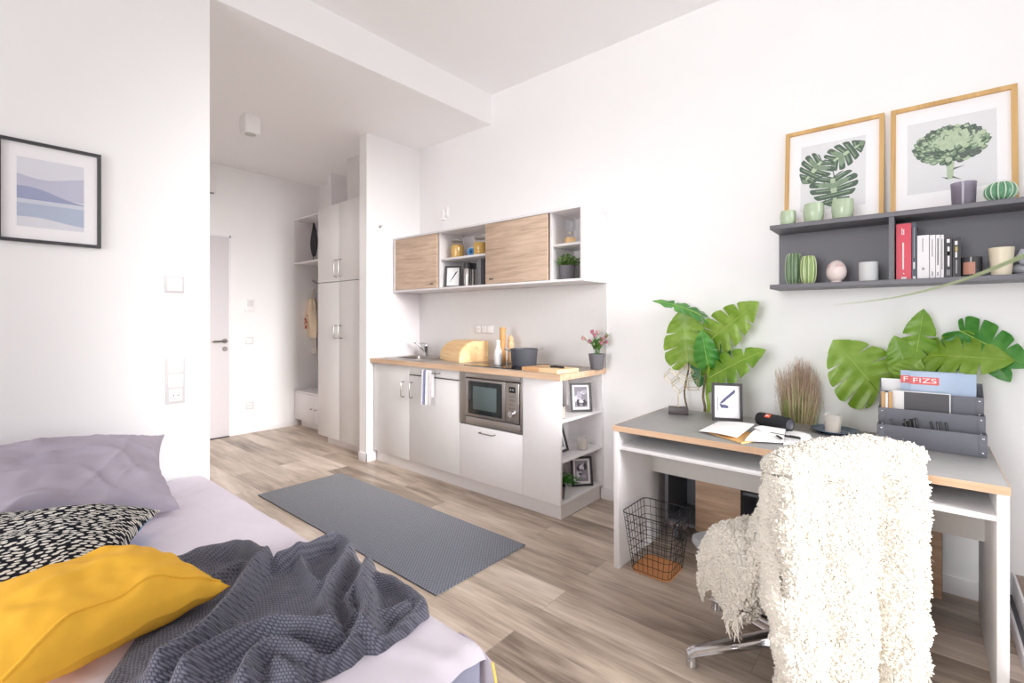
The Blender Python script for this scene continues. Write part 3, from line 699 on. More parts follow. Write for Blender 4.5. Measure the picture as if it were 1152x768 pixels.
# ================================================================ helpers for pictures and plants
def leaf_shape(nl=6,gap=.5,t0=.3,ni=6,nj=7,width=1.0):
    """monstera-like leaf in the unit plane: list of lobe grids of (x along midrib, y across)"""
    OUT=[(.02,0.0),(-.09,.10),(-.15,.25),(-.09,.40),(.10,.50),(.32,.50),(.54,.43),(.74,.31),(.89,.16),(1.0,0.0)]
    lobes=[]
    for sd in(1,-1):
        for k in range(nl):
            q0,q1=k/nl,(k+1)/nl; qc=(q0+q1)/2
            g=[]
            for i in range(ni+1):
                row=[]
                for j in range(nj+1):
                    t=j/nj; w=max(0,(t-t0)/(1-t0)); gg=gap*(w**.8)
                    if k==nl-1: gl,gr=0,0
                    elif k==nl-2: gl,gr=gg*.5,0
                    elif k==0: gl,gr=0,gg
                    else: gl,gr=gg*.5,gg*.5
                    a=q0+(q1-q0)*gl; b=q1-(q1-q0)*gr
                    q=a+(b-a)*i/ni
                    s=max(0,(q-.22)/.78)*.985
                    o=cr(OUT,q); rnd=1-.06*(abs(2*i/ni-1)**3)*w if k<nl-1 else 1
                    x=s+(o[0]-s)*t*rnd; y=(o[1])*t*rnd
                    row.append((x,sd*y*width))
                g.append(row)
            lobes.append(g)
    return lobes
def leaf3(mb,base,tip,nrm,width=1.0,bend=.15,cup=.12,nl=6,gap=.5,t0=.3,m=0,mv=1,curl=.0):
    base,tip,nrm=Vector(base),Vector(tip),Vector(nrm)
    X=(tip-base); L=X.length; X.normalize(); Y=nrm.cross(X).normalized(); Z=X.cross(Y).normalized()
    def P(x,y):
        z=-bend*(x*x-x)*-1.0*L*0+bend*L*(x-x*x)*1.0 - cup*L*abs(y)**1.4*2+ .018*L*math.sin(x*30+abs(y)*14)*min(1,abs(y)*5)
        z-=curl*L*max(0,x-.6)**2*3
        return base+X*(x*L)+Y*(y*L)+Z*z
    for g in leaf_shape(nl,gap,t0,width=width):
        n0=len(g); n1=len(g[0])
        mb.grid(lambda u,v:P(*g[int(round(u*(n0-1)))][int(round(v*(n1-1)))]),n0,n1,m)
    pts=[P(i/10,0)+Z*.0012 for i in range(10)]
    mb.tube(pts,[.0035*L/.35*(1-i/11) for i in range(10)],6,mv)
    return mb
def flat_art(mb,poly,y,m):
    mb.add([(a,y,b) for a,b in poly],[tuple(range(len(poly)))],m)
def frame(name,label,loc,rotz,w,h,border,depth,fmat,mount,art,mats,lean=0.0,stand=True,group=None,glassy=True):
    """picture frame: local x width, z up, faces -y. art(mb) adds flat shapes just in front of the mount"""
    t=thing(name,label,'picture frame',loc,group=group,rot=Euler((-lean,0,rotz),'XYZ'))
    k=MB(); hw=w/2
    k.prism([(-hw,0),(hw,0),(hw-border,border),(-hw+border,border)],-depth,0,'y'); k.prism([(-hw,h),(hw,h),(hw-border,h-border),(-hw+border,h-border)],-depth,0,'y')
    k.prism([(-hw,0),(-hw,h),(-hw+border,h-border),(-hw+border,border)],-depth,0,'y'); k.prism([(hw,0),(hw,h),(hw-border,h-border),(hw-border,border)],-depth,0,'y')
    k.build('frame_moulding',fmat,t)
    MB().box(-hw+border*.6,hw-border*.6,-depth*.35,-.001,border*.6,h-border*.6).build('mount',PASSE,t)
    k=MB(); art(k,-depth*.35-.0004); k.build('print',mats,t,fix=False)
    if stand:
        k=MB(); k.prism([(-.02,h*.75),(.02,h*.75),(.028,.012),(-.028,.012)],0,.003,'y',mx=Matrix.Translation((0,0.001,0))@Matrix.Rotation(R(-2),4,'X'))
        sl=lean*1.0+R(14); 
        k=MB(); T=Matrix.Translation((0,.001,h*.72))@Matrix.Rotation(lean+R(20),4,'X')
        L_=h*.72*math.cos(lean)/math.cos(R(20))*.985
        k.prism([(-.018,0),(.018,0),(.026,-L_),(-.026,-L_)],0,.003,'y',mx=T); k.build('easel_back',BLACK,t)
    return t
def blob(cx,cy,rx,rz,n=18,k=0,a=.0):
    return [(cx+rx*math.cos(2*math.pi*i/n)*(1+a*math.sin(3*i+k)),cy+rz*math.sin(2*math.pi*i/n)*(1+a*math.cos(2*i+k))) for i in range(n)]
FRAMEM=mat('black picture frame',(58,56,60),.45,var=.04)
def small_leaf(mb,c,d,L,w,m=0,fold=.2,up=Vector((0,0,1))):
    d=Vector(d).normalized(); y=d.cross(up)
    if y.length<.05: y=d.orthogonal()
    y.normalize(); z=y.cross(d)
    c=Vector(c); vs=[c,c+d*L*.35+y*w+z*w*fold,c+d*L*.35-y*w+z*w*fold,c+d*L*.75+y*w*.75+z*w*fold*.3,c+d*L*.75-y*w*.75+z*w*fold*.3,c+d*L-z*w*.3,c+d*L*.35-z*.0,c+d*L*.75]
    mb.add(vs,[(0,6,1),(0,2,6),(1,6,7,3),(6,2,4,7),(3,7,5),(7,4,5)],m)
def pot_mesh(r0,r1,h,t=.004):
    return MB().lathe([(0,0),(r0*.94,0),(r0,.004),(r1,h),(r1-t,h),(r1-t-.003,h*.88),(0,h*.88)],n=32,cap=False)
SOIL=mat('potting soil',(64,48,38),.95,bump=.5)

# ================================================================ WALL CABINET
cx0,cx1,cy,cz0,cz1=-3.712,-1.672,2.672,1.510,2.004
t=thing('wall_cabinet','long white kitchen wall cabinet with two sliding oak doors and open bays','wall cabinet',((cx0+cx1)/2,2.83,cz0)); O=t.location; T=.016
CB=LGREY2
k=MB(O); k.box(cx0,cx1,cy-.004,YW-.001,cz0,cz0+T,0,.001).box(cx0,cx1,cy-.004,YW-.001,cz1-T,cz1,0,.001).box(cx0,cx0+T,cy-.004,YW-.001,cz0+T,cz1-T,0,.001).box(cx1-T-.006,cx1,cy-.004,YW-.001,cz0+T,cz1-T,0,.001); k.build('carcass',CB,t)
MB(O).box(cx0+T,cx1-T,YW-.012,YW-.001,cz0+T,cz1-T).build('back_panel',CB,t)
dv=[-3.108,-2.535,-1.946]
for x in dv: MB(O).box(x-.009,x+.009,cy+.022,YW-.012,cz0+T,cz1-T).build('divider',CB,t)
SZ=1.772
for a,b_ in((dv[0]+.009,dv[1]-.009),(dv[2]+.009,cx1-T-.006)): MB(O).box(a,b_,cy+.03,YW-.012,SZ-T,SZ,0,.001).build('shelf',CB,t)
for a,b_,kx in((cx0+T+.002,-3.118,-3.19),(atY(546,300,cy).x,-1.962,-2.50)):
    dr=MB(O).box(a,b_,cy,cy+.018,cz0+T+.003,cz1-T-.003,0,.001).build('sliding_door',OAKF,t)
    k=MB(O); k.cyl((kx,cy,cz0+.055),(kx,cy-.006,cz0+.055),.008,14); k.box(kx+.008,kx+.035,cy-.004,cy,cz0+.05,cz0+.058,0,.001); k.build('door_lock',NICKEL,dr)
# jars of pasta
JAR=glass('jar glass',(250,250,248)); PASTA=mat('dry pasta',(232,186,98),.7,var=.18,scale=160,bump=.9,bscale=140)
def jar(label,x,y,r,h):
    t=thing('storage_jar',label,'jar',(x,y,SZ+.0005),group=None)
    MB().lathe([(0,0),(r*.93,0),(r,.008),(r*1.02,h*.55),(r*.95,h*.72),(r*.78,h*.80),(r*.78,h*.86)],n=32,cap=False).build('glass_body',JAR,t)
    MB().lathe([(0,.003),(r*.9,.003),(r*.96,.01),(r*.98,h*.55),(r*.9,h*.66),(0,h*.69)],n=28,cap=False).build('pasta',PASTA,t)
    k=MB(); k.lathe([(0,h*.87),(r*.84,h*.87),(r*.86,h*.90),(r*.82,h*.95),(r*.5,h),(0,h)],n=28,cap=False); k.build('lid',glass('lid glass',(240,240,238),.35,.1),t)
    k=MB(); k.tube([(r*.8*math.cos(a*math.pi/12),r*.8*math.sin(a*math.pi/12),h*.845) for a in range(24)],.003,6,closed=True); k.build('clamp_ring',SILVER,t)
    return t
jp=atY(514.5,288,2.80); jar('clip-top glass jar of pasta on the wall cabinet shelf, left of the blue timer',jp.x,2.80,sz(14.5,jp)/2,.172)
jp=atY(541,285,2.80); jar('clip-top glass jar of pasta half hidden behind the right sliding oak door',jp.x-.012,2.80,.052,.165)
# blue kitchen timer
p=atY(531,284,2.78); t=thing('kitchen_timer','small round blue and white kitchen timer between the pasta jars','timer',(p.x,2.78,SZ+.0005),face_to(p.x,2.78)+R(-25))
k=MB(); k.cyl((0,-.012,.037),(0,.025,.037),.036,28); k.build('housing',mat('white timer plastic',(206,222,238),.35),t)
k=MB(); k.cyl((0,-.018,.037),(0,-.012,.037),.031,28); k.build('dial',mat('blue timer dial',(58,140,196),.4),t)
k=MB(); k.cyl((0,-.024,.037),(0,-.018,.037),.012,20); k.box(-.003,.003,-.03,-.018,.02,.055,0,.001); k.build('knob',mat('dark blue knob',(30,70,120),.4),t)
k=MB(); k.box(-.025,.025,-.008,.022,0,.006,0,.002); k.build('foot',mat('white timer plastic',(206,222,238),.35),t)
# small feather picture, flasks, folders
zb=cz0+T+.0005
def feather(k,y):
    flat_art(k,[(-.046,.03),(.046,.03),(.046,.147),(-.046,.147)],y+.0002,0)
    for i in range(7):
        a=-.022+.006*i; b=.055+.009*i
        flat_art(k,[(a,b),(a+.02,b+.022),(a+.026,b+.034),(a+.012,b+.026)],y,1)
    flat_art(k,[(-.028,.045),(-.024,.045),(.026,.135),(.022,.135)],y-.0001,1)
INK=mat('black ink',(66,66,70),.8); OFFW=mat('off white print',(244,244,244),.85,var=.005)
p=atY(510,320,2.77)
frame('picture_frame','small black frame with a feather print in the kitchen wall cabinet',(p.x,2.765,zb),face_to(p.x,2.765,.9,-1.4),.135,.185,.014,.014,FRAMEM,None,feather,[OFFW,INK],lean=.12,stand=True)
STEEL2=mat('satin steel canister',(206,202,198),.25,.9,.03)
p=atY(526,318,2.80)
t=thing('thermos_flask','steel thermos flask with black lid beside the small feather picture','flask',(p.x,2.80,zb))
MB().lathe([(0,0),(.030,0),(.031,.003),(.031,.150),(.029,.155)],n=28).build('flask_body',STEEL2,t); MB().lathe([(.031,.155),(.032,.158),(.032,.20),(.028,.205),(0,.205)],n=28).build('lid',CHAR,t)
p=atY(531.5,318,2.86)
t=thing('thermos_flask','second steel flask with black lid right behind the first flask','flask',(p.x,2.865,zb))
MB().lathe([(0,0),(.028,0),(.029,.003),(.029,.150),(.027,.155)],n=28).build('flask_body',STEEL2,t); MB().lathe([(.029,.155),(.03,.158),(.03,.20),(.026,.205),(0,.205)],n=28).build('lid',CHAR,t)
def book(label,x0,x1,y0,y1,z0,h,cov,lean=0,marks=(),cat='book',group=None,tilt=0):
    """upright book, spine to -y; marks = (z0,z1,x0f,x1f,mat) strips printed on the spine"""
    t=thing('book',label,cat,((x0+x1)/2,y0,z0),group=group,rot=(0,lean,tilt)); w=(x1-x0)/2; D=y1-y0; c=.0018
    k=MB(); k.box(-w,-w+c,0,D,0,h).box(w-c,w,0,D,0,h).box(-w+c,w-c,0,c*1.3,0,h); k.build('cover',cov,t)
    MB().box(-w+c,w-c,c*1.3,D-.004,.003,h-.003).build('pages',PAPER,t)
    if marks:
        ms=[]; k=MB()
        for a,b_,f0,f1,mm in marks:
            if mm not in ms: ms.append(mm)
            k.box(-w+2*w*f0,-w+2*w*f1,-.0004,0,a*h,b_*h,ms.index(mm))
        k.build('spine_print',ms,t)
    return t
FOLD=mat('charcoal folder',(52,52,58),.5); FOLD2=mat('grey folder',(120,120,124),.5); WPRINT=mat('white spine print',(236,234,234),.7); DPRINT=mat('dark spine print',(70,68,72),.7)
xa=atY(538.2,300,2.74).x; xb=atY(541.5,300,2.74).x; xc=atY(543,300,2.74).x
book('grey folder standing in the wall cabinet left of the charcoal folder',xa-.012,xb-.004,2.74,2.95,zb,.212,FOLD2,cat='folder')
book('charcoal folder in the wall cabinet against the right sliding oak door',xb-.002,xb+.034,2.74,2.95,zb,.214,FOLD,cat='folder')
# hour glass
p=atY(641.5,273,2.82); p.z=SZ+.0005
t=thing('hourglass','glass hourglass with a wooden cube base in the top right open bay','hourglass',p,face_to(p.x,p.y)+R(20))
MB().box(-.030,.030,-.030,.030,0,.056,0,.003).build('base_block',PINE,t)
MB().lathe([(.006,.056),(.010,.066),(.008,.078),(.02,.094),(.036,.112),(.037,.165),(.033,.178),(0,.181)],n=30,cap=False).build('glass_bulb',glass('hourglass glass',(246,248,250),.12,.05),t)
MB().lathe([(0,.079),(.006,.081),(.018,.094),(0,.098)],n=20,cap=False).build('sand',mat('pale sand',(238,226,206),.9),t)
# potted shrub in the right bay
p=atY(638.5,312,2.80); p.z=zb
t=thing('potted_plant','bushy green plant in a grey pot in the wall cabinet end bay','potted plant',p)
pot_mesh(.047,.057,.105).build('pot',GREYPOT,t); 
k=MB(); k.lathe([(0,.094),(.051,.094)],n=20,cap=False); k.build('soil',SOIL,t)
LF1=leafmat('boxwood leaf',(88,132,62),(134,176,92)); LF2=leafmat('pale boxwood leaf',(160,192,122),(190,214,150))
k=MB(); r_=random.Random(3)
for i in range(110):
    a=r_.uniform(0,6.28); e=r_.uniform(.1,1.35); rr=.112*r_.uniform(.6,1.0)
    d=Vector((math.cos(a)*math.cos(e),math.sin(a)*math.cos(e),math.sin(e)*.78))
    tip=Vector((0,0,.098))+d*rr
    k.tube([(0,0,.09),tip*.5+Vector((0,0,.055)),tip],.0012,4,0)
    for j in range(9):
        c=Vector((0,0,.098)).lerp(tip,.35+.65*j/8)
        dd=d+Vector((r_.uniform(-1,1),r_.uniform(-1,1),r_.uniform(-.3,.9)))*.9
        small_leaf(k,c,dd,r_.uniform(.011,.017),r_.uniform(.0045,.0065),r_.choice((0,0,1)))
fo=k.build('foliage',[LF1,LF2],t,fix=False); fo['kind']='stuff'

# ================================================================ END SHELF CONTENTS + FLOWERS
def abstract(seed,w,h):
    def f(k,y):
        r_=random.Random(seed); x0,z0=-w/2,.0
        flat_art(k,[(-w*.30,h*.16),(w*.30,h*.16),(w*.30,h*.86),(-w*.30,h*.86)],y+.0002,0)
        for i in range(9):
            cx_=r_.uniform(-w*.2,w*.2); cz_=r_.uniform(h*.26,h*.76)
            pl=[(max(-w*.29,min(w*.29,a)),max(h*.17,min(h*.85,b))) for a,b in blob(cx_,cz_,r_.uniform(.05,.16)*w,r_.uniform(.04,.14)*h,14,i,.25)]
            flat_art(k,pl,y-.00005*i,1+i%3)
    return f
PH=[mat('photo mid grey',(150,146,156),.7),mat('photo dark grey',(70,68,76),.7),mat('photo pale',(226,222,230),.7),mat('photo lilac grey',(186,180,196),.7)]
p=Vector((-1.80,2.66,SH[2]+.0005)); 
p=atZ(654,463,SH[2]); p.z+=.0005
frame('picture_frame','black frame with black and white photo on the top open end shelf',p,face_to(p.x,p.y,.9,-.8),.150,.195,.014,.014,FRAMEM,None,abstract(4,.15,.195),PH,lean=.17)
p2=atY(640.5,490,2.62); p2=Vector((-1.815,2.632,SH[1]+.0005))
frame('picture_frame','black frame leaning half hidden at the left of the middle end shelf',p2,face_to(p2.x,p2.y,1.0,.05),.150,.195,.014,.014,FRAMEM,None,abstract(9,.15,.195),PH,lean=.30)
p3=atZ(655,546.5,SH[0]); p3.z+=.0005
frame('picture_frame','black frame with an arch photo on the lowest end shelf behind the fern',(p3.x,p3.y+.0,p3.z),face_to(p3.x,p3.y,1.0,-.85),.150,.195,.014,.014,FRAMEM,None,abstract(13,.15,.195),PH,lean=.2)
def candle_glass(name,label,loc,r,h,gm,wax=.6,waxm=None,rim=False):
    t=thing(name,label,'candle',loc)
    MB().lathe([(0,0),(r*.86,0),(r*.9,.003),(r,h),(r-.0025,h),(r*.87,.006),(0,.006)],n=32,cap=False).build('glass_cup',gm,t)
    MB().lathe([(0,.0065),(r*.85,.0065),(r*.85+(r-.004-r*.85)*wax,h*wax),(0,h*wax)],n=28,cap=False).build('wax',waxm or WAX,t)
    k=MB(); k.tube([(0,0,h*wax),(.001,0,h*wax+.010)],.001,5); k.build('wick',INK,t)
    return t
FROST=glass('frosted candle glass',(248,246,244),.45,.25,.04)
p=Vector((atY(636.5,466,2.53).x,2.53,SH[2]+.0005)); p.x=max(p.x,-1.955)
candle_glass('candle','white glass candle at the front of the top end shelf',(-1.752,2.527,SH[2]+.0005),.033,.075,FROST,.7)
p=atZ(655,505,SH[1]); p.z+=.0005
candle_glass('candle','short clear glass candle on the middle end shelf',p,.037,.075,FROST,.55)
# fern
p=Vector((-1.775,2.545,SH[0]+.0005)); p=atZ(637,556,SH[0]); p.z+=.0005; p.x=max(p.x,-1.93)
t=thing('potted_fern','small green fern in a grey pot on the lowest end shelf','potted plant',(-1.762,2.525,SH[0]+.0005))
pot_mesh(.035,.044,.085).build('pot',GREYPOT,t); k=MB(); k.lathe([(0,.076),(.038,.076)],n=18,cap=False); k.build('soil',SOIL,t)
FERN=leafmat('fern leaf',(52,118,44),(98,160,66)); k=MB(); r_=random.Random(12)
for i in range(44):
    a=r_.uniform(-2.6,2.2) if i>12 else r_.uniform(.1,1.3); L_=r_.uniform(.07,.14); hh=r_.uniform(.03,.085)
    if math.sin(a)<0: L_=min(L_,.034/max(.3,-math.sin(a)))
    if math.cos(a)<-.3: L_*=.7
    pts=[Vector((math.cos(a)*L_*s,math.sin(a)*L_*s,.078+hh*math.sin(min(1,s*1.15)*math.pi*.72))) for s in[j/10 for j in range(11)]]
    k.tube(pts,.0009,4,0)
    for j in range(2,11):
        dr=(pts[j]-pts[j-1]).normalized(); sd=dr.cross(Vector((0,0,1))).normalized()
        for e in(-1,1): small_leaf(k,pts[j],dr*.5+sd*e,.027*(1-.055*j),.0042,0)
fo=k.build('fronds',FERN,t,fix=False)
# flower pot at the worktop corner
p=atZ(671.5,413.5,KT); p=Vector((-1.765,2.87,zW)); p.x=atY(671.5,413,2.86).x; p.y=2.86
t=thing('flower_pot','pink flowers in a grey pot on the right corner of the worktop','potted plant',p)
pr=sz(19,p)/2; pot_mesh(pr*.74,pr,sz(17.5,p)).build('pot',GREYPOT,t); phh=sz(17.5,p)
k=MB(); k.lathe([(0,phh*.86),(pr*.8,phh*.86)],n=18,cap=False); k.build('soil',SOIL,t)
PINK=mat('dusty pink petal',(186,112,138),.7,var=.15); PINK2=mat('pale pink petal',(206,158,158),.7,var=.1)
FL=leafmat('flower leaf',(86,136,60),(130,176,88)); ax=Vector((RT[0],RT[1],0)); ay=Vector((-FW[0],-FW[1],0)); r_=random.Random(5)
heads=[(-.088,.120,.3),(-.045,.10,.2),(-.015,.135,.1),(.005,.155,-.2),(.03,.11,.3),(.055,.095,.2),(.06,.13,-.3),(-.03,.16,-.1),(.02,.085,.5),(.085,.15,.1)]
for i,(hx,hz,dd) in enumerate(heads):
    k=MB(); base=Vector((hx*.15,0,phh*.86)); tip=ax*hx*1.0+ay*dd*.05+Vector((0,0,phh+hz-.02))
    st=[base,base.lerp(tip,.5)+Vector((0,0,.02))-ax*hx*.2,tip]
    k.tube(st,.0018,5); 
    for j in range(8):
        c=base.lerp(st[1],.6+.1*j) if j<4 else st[1].lerp(tip,(j-4)/4); small_leaf(k,c,ax*r_.uniform(-1,1)+ay*r_.uniform(-1,1)+Vector((0,0,r_.uniform(.1,.9))),r_.uniform(.03,.055),.009,0)
    s_=k.build('stem',FL,t,fix=False)
    if i in(9,): continue
    k=MB(); mm=PINK if i%3 else PINK2
    dirv=(tip-st[1]).normalized()
    for j in range(7):
        a=j*2*math.pi/6; o=Vector((math.cos(a),math.sin(a),0))*(1 if j<6 else 0)
        small_leaf(k,tip-dirv*.006,dirv*1.0+o*.42,.034,.010,0,.5)
    k.sphere(tip+dirv*.01,.011,8,6,0,(1,1,1.3)); k.build('flower_head',mm,s_,fix=False)

# ================================================================ RUG
RUGM=weave_mat('woven grey rug',(54,57,66),(122,125,136),math.pi/.018,math.pi/.011,.6,.004)
k=MB(); rx0,rx1,ry0,ry1=-3.605,-1.672,1.43,2.075
k.box(rx0,rx1,ry0,ry1,.0008,.0085,0,.003)
def rguv(p): return (p.x,p.y)
solo('rug',k,RUGM,'flat woven dark grey rug on the plank floor before the kitchen','rug',uvfn=rguv)

# ================================================================ BED
BX0,BX1,BY0,BY1=-2.765,-.80,-.62,.835
BLUEG=mat('blue grey bed fabric',(158,160,182),.9,var=.03,bump=.15,bscale=400)
t=thing('bed','low box bed with blue grey upholstered sides standing against the left wall','bed',(-1.78,.1,0)); O=t.location
MB(O).box(BX0,BX1,BY0+.02,BY1-.02,.05,.30,0,.02).build('bed_base',BLUEG,t)
MB(O).box(BX0,BX1+.003,BY0,BY1,.302,.462,0,.03,seg=4).build('mattress',BLUEG,t)
for x in(BX0+.1,BX1-.1):
    for y in(BY0+.1,BY1-.1):
        k=MB(O); k.cyl((x,y,0),(x,y,.05),.022,14); k.build('foot',BLACK,t)
def n3(x,y,z=0): return noise.noise(Vector((x,y,z)))
SHEET=mat('pale lilac bed sheet',(230,222,233),.92,var=.012,bump=.08,bscale=500)
k=MB()
prof=[]
ZS=.474
def sheet(u,v):
    x=BX0+.01+(BX1+.012-BX0-.01)*u
    # v: across, near hang 0..0.1, top, far edge rounding, far hang
    L1=BY1-BY0; tot=.12+L1+.28; s=v*tot-.12
    r_=.035
    if s<0: y=BY0-.012; z=ZS-.01+s
    elif s<L1-r_: y=BY0+s; z=ZS
    elif s<L1+r_*.6:
        a=(s-(L1-r_))/(r_*1.6)*math.pi/2; y=BY1-r_+math.sin(a)*(r_+.012); z=ZS-r_*(1-math.cos(a))
    else: y=BY1+.012+.01*math.sin(x*22+1)*min(1,(s-L1)*5); z=ZS-r_-(s-L1-r_*.6)
    wr=.004*n3(x*5,y*7)+.003*n3(x*13+y*9,y*5-x*3)
    wr+=.006*max(0,math.sin((x*1.2-y*2.1)*14+2*n3(x*3,y*3)))**3*(.35+.65*min(1,max(0,(x+1.4)/.6)))
    if z>ZS-.02: z+=wr
    e=max(0,(u-.978)/.022)
    z-=.022*e*e
    return (x,y,z)
k.grid(sheet,170,150)
solo('bed_sheet',k,SHEET,'pale lilac sheet spread over the bed','bed sheet',ang=70)
# loose corner of the sheet hanging over the foot, with yellow hem
k=MB(); c0=Vector((BX1+.012,BY1-.012,ZS-.012))
def flap(u,v):
    q=u; 
    base=Vector((BX1-.10,BY1+.008,ZS-.018)).lerp(Vector((BX1+.030,BY1-.004,ZS-.030)),q)
    dz=v*.30; w=.012*math.sin(q*9+v*2)*min(1,v*3)
    return base+Vector((.028*v*q+.010*q*math.sin(v*3),w+.012*v,-dz+.012*(1-v)*math.sin(q*math.pi)))
k.grid(flap,22,22)
k.tube([flap(1,i/12) for i in range(13)],.004,6,1)
solo('sheet_corner',k,[SHEET,mat('yellow hem tape',(236,206,110),.8)],'loose sheet corner with yellow hem hanging over the foot of the bed','bed sheet',ang=70)

# ---- pillows
def cushion_mesh(c00,c10,c11,c01,thick,n=44,pinch=.10,seed=0,wr=.012,expo=.5,m_top=0,m_bot=0,sag=0,crease=False):
    """pillow between four corners; first/second edge order around; top bulges to the right-hand normal"""
    c00,c10,c11,c01=map(Vector,(c00,c10,c11,c01))
    nrm=(c10-c00).cross(c01-c00).normalized(); mb=MB(); cen=(c00+c10+c11+c01)/4
    def S(side):
        def f(u,v):
            a,b=2*u-1,2*v-1
            # pull edges inwards between the corners
            pu=1-pinch*(1-b*b)*0; 
            uu=.5+.5*a*(1-pinch*(1-b*b)**1.0*abs(a)**3); vv=.5+.5*b*(1-pinch*(1-a*a)*abs(b)**3)
            p=(c00*(1-uu)+c10*uu)*(1-vv)+(c01*(1-uu)+c11*uu)*vv
            h=((1-abs(a)**2.6)*(1-abs(b)**2.6))
            h=max(0,h)**expo
            w=wr*(n3(u*5+seed,v*5,seed)+.6*n3(u*11+seed*2,v*9-seed))*h
            ed=wr*.9*n3(u*9+seed,v*9,3.3)*(1-h)
            if crease:
                q=n3(u*2.2+seed,v*1.6,7.1); w+=wr*.55*h*(1-abs(math.sin((u*3.1+v*4.3+q*2.4)*3.0)))**3+wr*.5*h*(1-abs(math.sin((u*5.3-v*2.1+q*3)*2.6)))**4*min(1,abs(a)*1.4)+wr*1.1*math.exp(-((abs(a)-.93)/.06)**2)*n3(v*16,seed,u*2)
            return p+nrm*(side*thick*h*(.62 if side>0 else .38)+w*(1 if side>0 else .3)+ed)
        return f
    mb.grid(S(1),n,n,m_top); mb.grid(S(-1),n,n,m_bot)
    return mb
PILM=mat('grey lilac pillowcase',(176,168,182),.9,var=.02,bump=.08,bscale=400)
# big pillow leaning on the wall
k=cushion_mesh((-2.30,-.24,.50),(-2.25,.60,.500),(-2.70,.655,.715),(-2.68,-.20,.755),.22,90,.10,2,.026,.45,crease=True)
solo('pillow',k,PILM,'large grey lilac pillow leaning on the left wall','pillow',ang=75)
def uv_grids(mb,n,copies,sx,sy):
    mb.uv=[(i/(n-1)*sx,j/(n-1)*sy) for _ in range(copies) for i in range(n) for j in range(n)]
def dash_mat():
    m=bpy.data.materials.new('black cloth with white dashes'); nt,N,L=nodes(m); b=N['Principled BSDF']; b.inputs['Roughness'].default_value=.9; b.inputs['Specular IOR Level'].default_value=.15
    tc=N.new('ShaderNodeTexCoord')
    nz=N.new('ShaderNodeTexNoise'); nz.inputs['Scale'].default_value=5; L.new(tc.outputs['UV'],nz.inputs['Vector'])
    vm=N.new('ShaderNodeVectorMath'); vm.operation='MULTIPLY_ADD'; vm.inputs[1].default_value=(.05,.05,0); L.new(nz.outputs['Color'],vm.inputs[0]); L.new(tc.outputs['UV'],vm.inputs[2])
    mp=N.new('ShaderNodeMapping'); mp.inputs['Rotation'].default_value=(0,0,R(20)); mp.inputs['Scale'].default_value=(38,104,1)
    L.new(vm.outputs['Vector'],mp.inputs['Vector'])
    vo=N.new('ShaderNodeTexVoronoi'); vo.voronoi_dimensions='2D'; vo.feature='F1'; vo.inputs['Scale'].default_value=1.0; vo.inputs['Randomness'].default_value=.62
    L.new(mp.outputs['Vector'],vo.inputs['Vector'])
    rp=N.new('ShaderNodeValToRGB'); rp.color_ramp.elements[0].position=.31; rp.color_ramp.elements[1].position=.37
    rp.color_ramp.elements[1].color=lin((34,36,44)); rp.color_ramp.elements[0].color=lin((232,230,222))
    L.new(vo.outputs['Distance'],rp.inputs['Fac']); L.new(rp.outputs['Color'],b.inputs['Base Color'])
    return m
n=48
k=cushion_mesh((-1.86,-.10,.515),(-1.86,.325,.508),(-2.13,.505,.555),(-2.26,.02,.625),.15,n,.06,5,.012,.55,0,1)
uv_grids(k,n,2,.45,.45)
solo('patterned_cushion',k,[dash_mat(),mat('blue cushion backing',(96,156,204),.9)],'black cushion with white dashes and a blue back in front of the grey pillow','cushion',ang=75,fix=False)
k=cushion_mesh((-1.66,-.12,.492),(-1.72,.26,.492),(-2.05,.40,.500),(-2.06,-.05,.512),.06,36,.06,8,.008,.55)
solo('beige_cushion',k,mat('beige cushion cloth',(206,186,180),.9,bump=.1,bscale=300),'flat beige cushion showing between the dashed cushion and the yellow cushion','cushion',ang=75)
YEL=mat('mustard yellow cotton',(244,186,58),.85,var=.03,bump=.10,bscale=500)
k=cushion_mesh((-1.30,.03,.535),(-1.40,.485,.540),(-1.70,.385,.575),(-1.64,-.09,.60),.17,52,.09,11,.016,.52)
yc=solo('yellow_cushion',k,YEL,'mustard yellow cushion at the front of the bed','cushion',ang=75)
from mathutils.bvhtree import BVHTree
bv_=BVHTree.FromPolygons([v.co for v in yc.data.vertices],[list(p.vertices) for p in yc.data.polygons])
k=MB(); seam=[]
for i in range(31):
    s=i/30; a=Vector((-1.30,.03,.535)).lerp(Vector((-1.40,.485,.540)),s); q=math.sin(math.pi*s)
    if .06<s<.97:
        h_=bv_.ray_cast(Vector((a.x-.012-.034*q+.004*math.sin(s*17),a.y+.004*math.sin(s*11),1.2)),Vector((0,0,-1)))[0]
        if h_ is not None: seam.append(h_)
k.tube(seam,.0042,6); k.build('piping',YEL,yc)

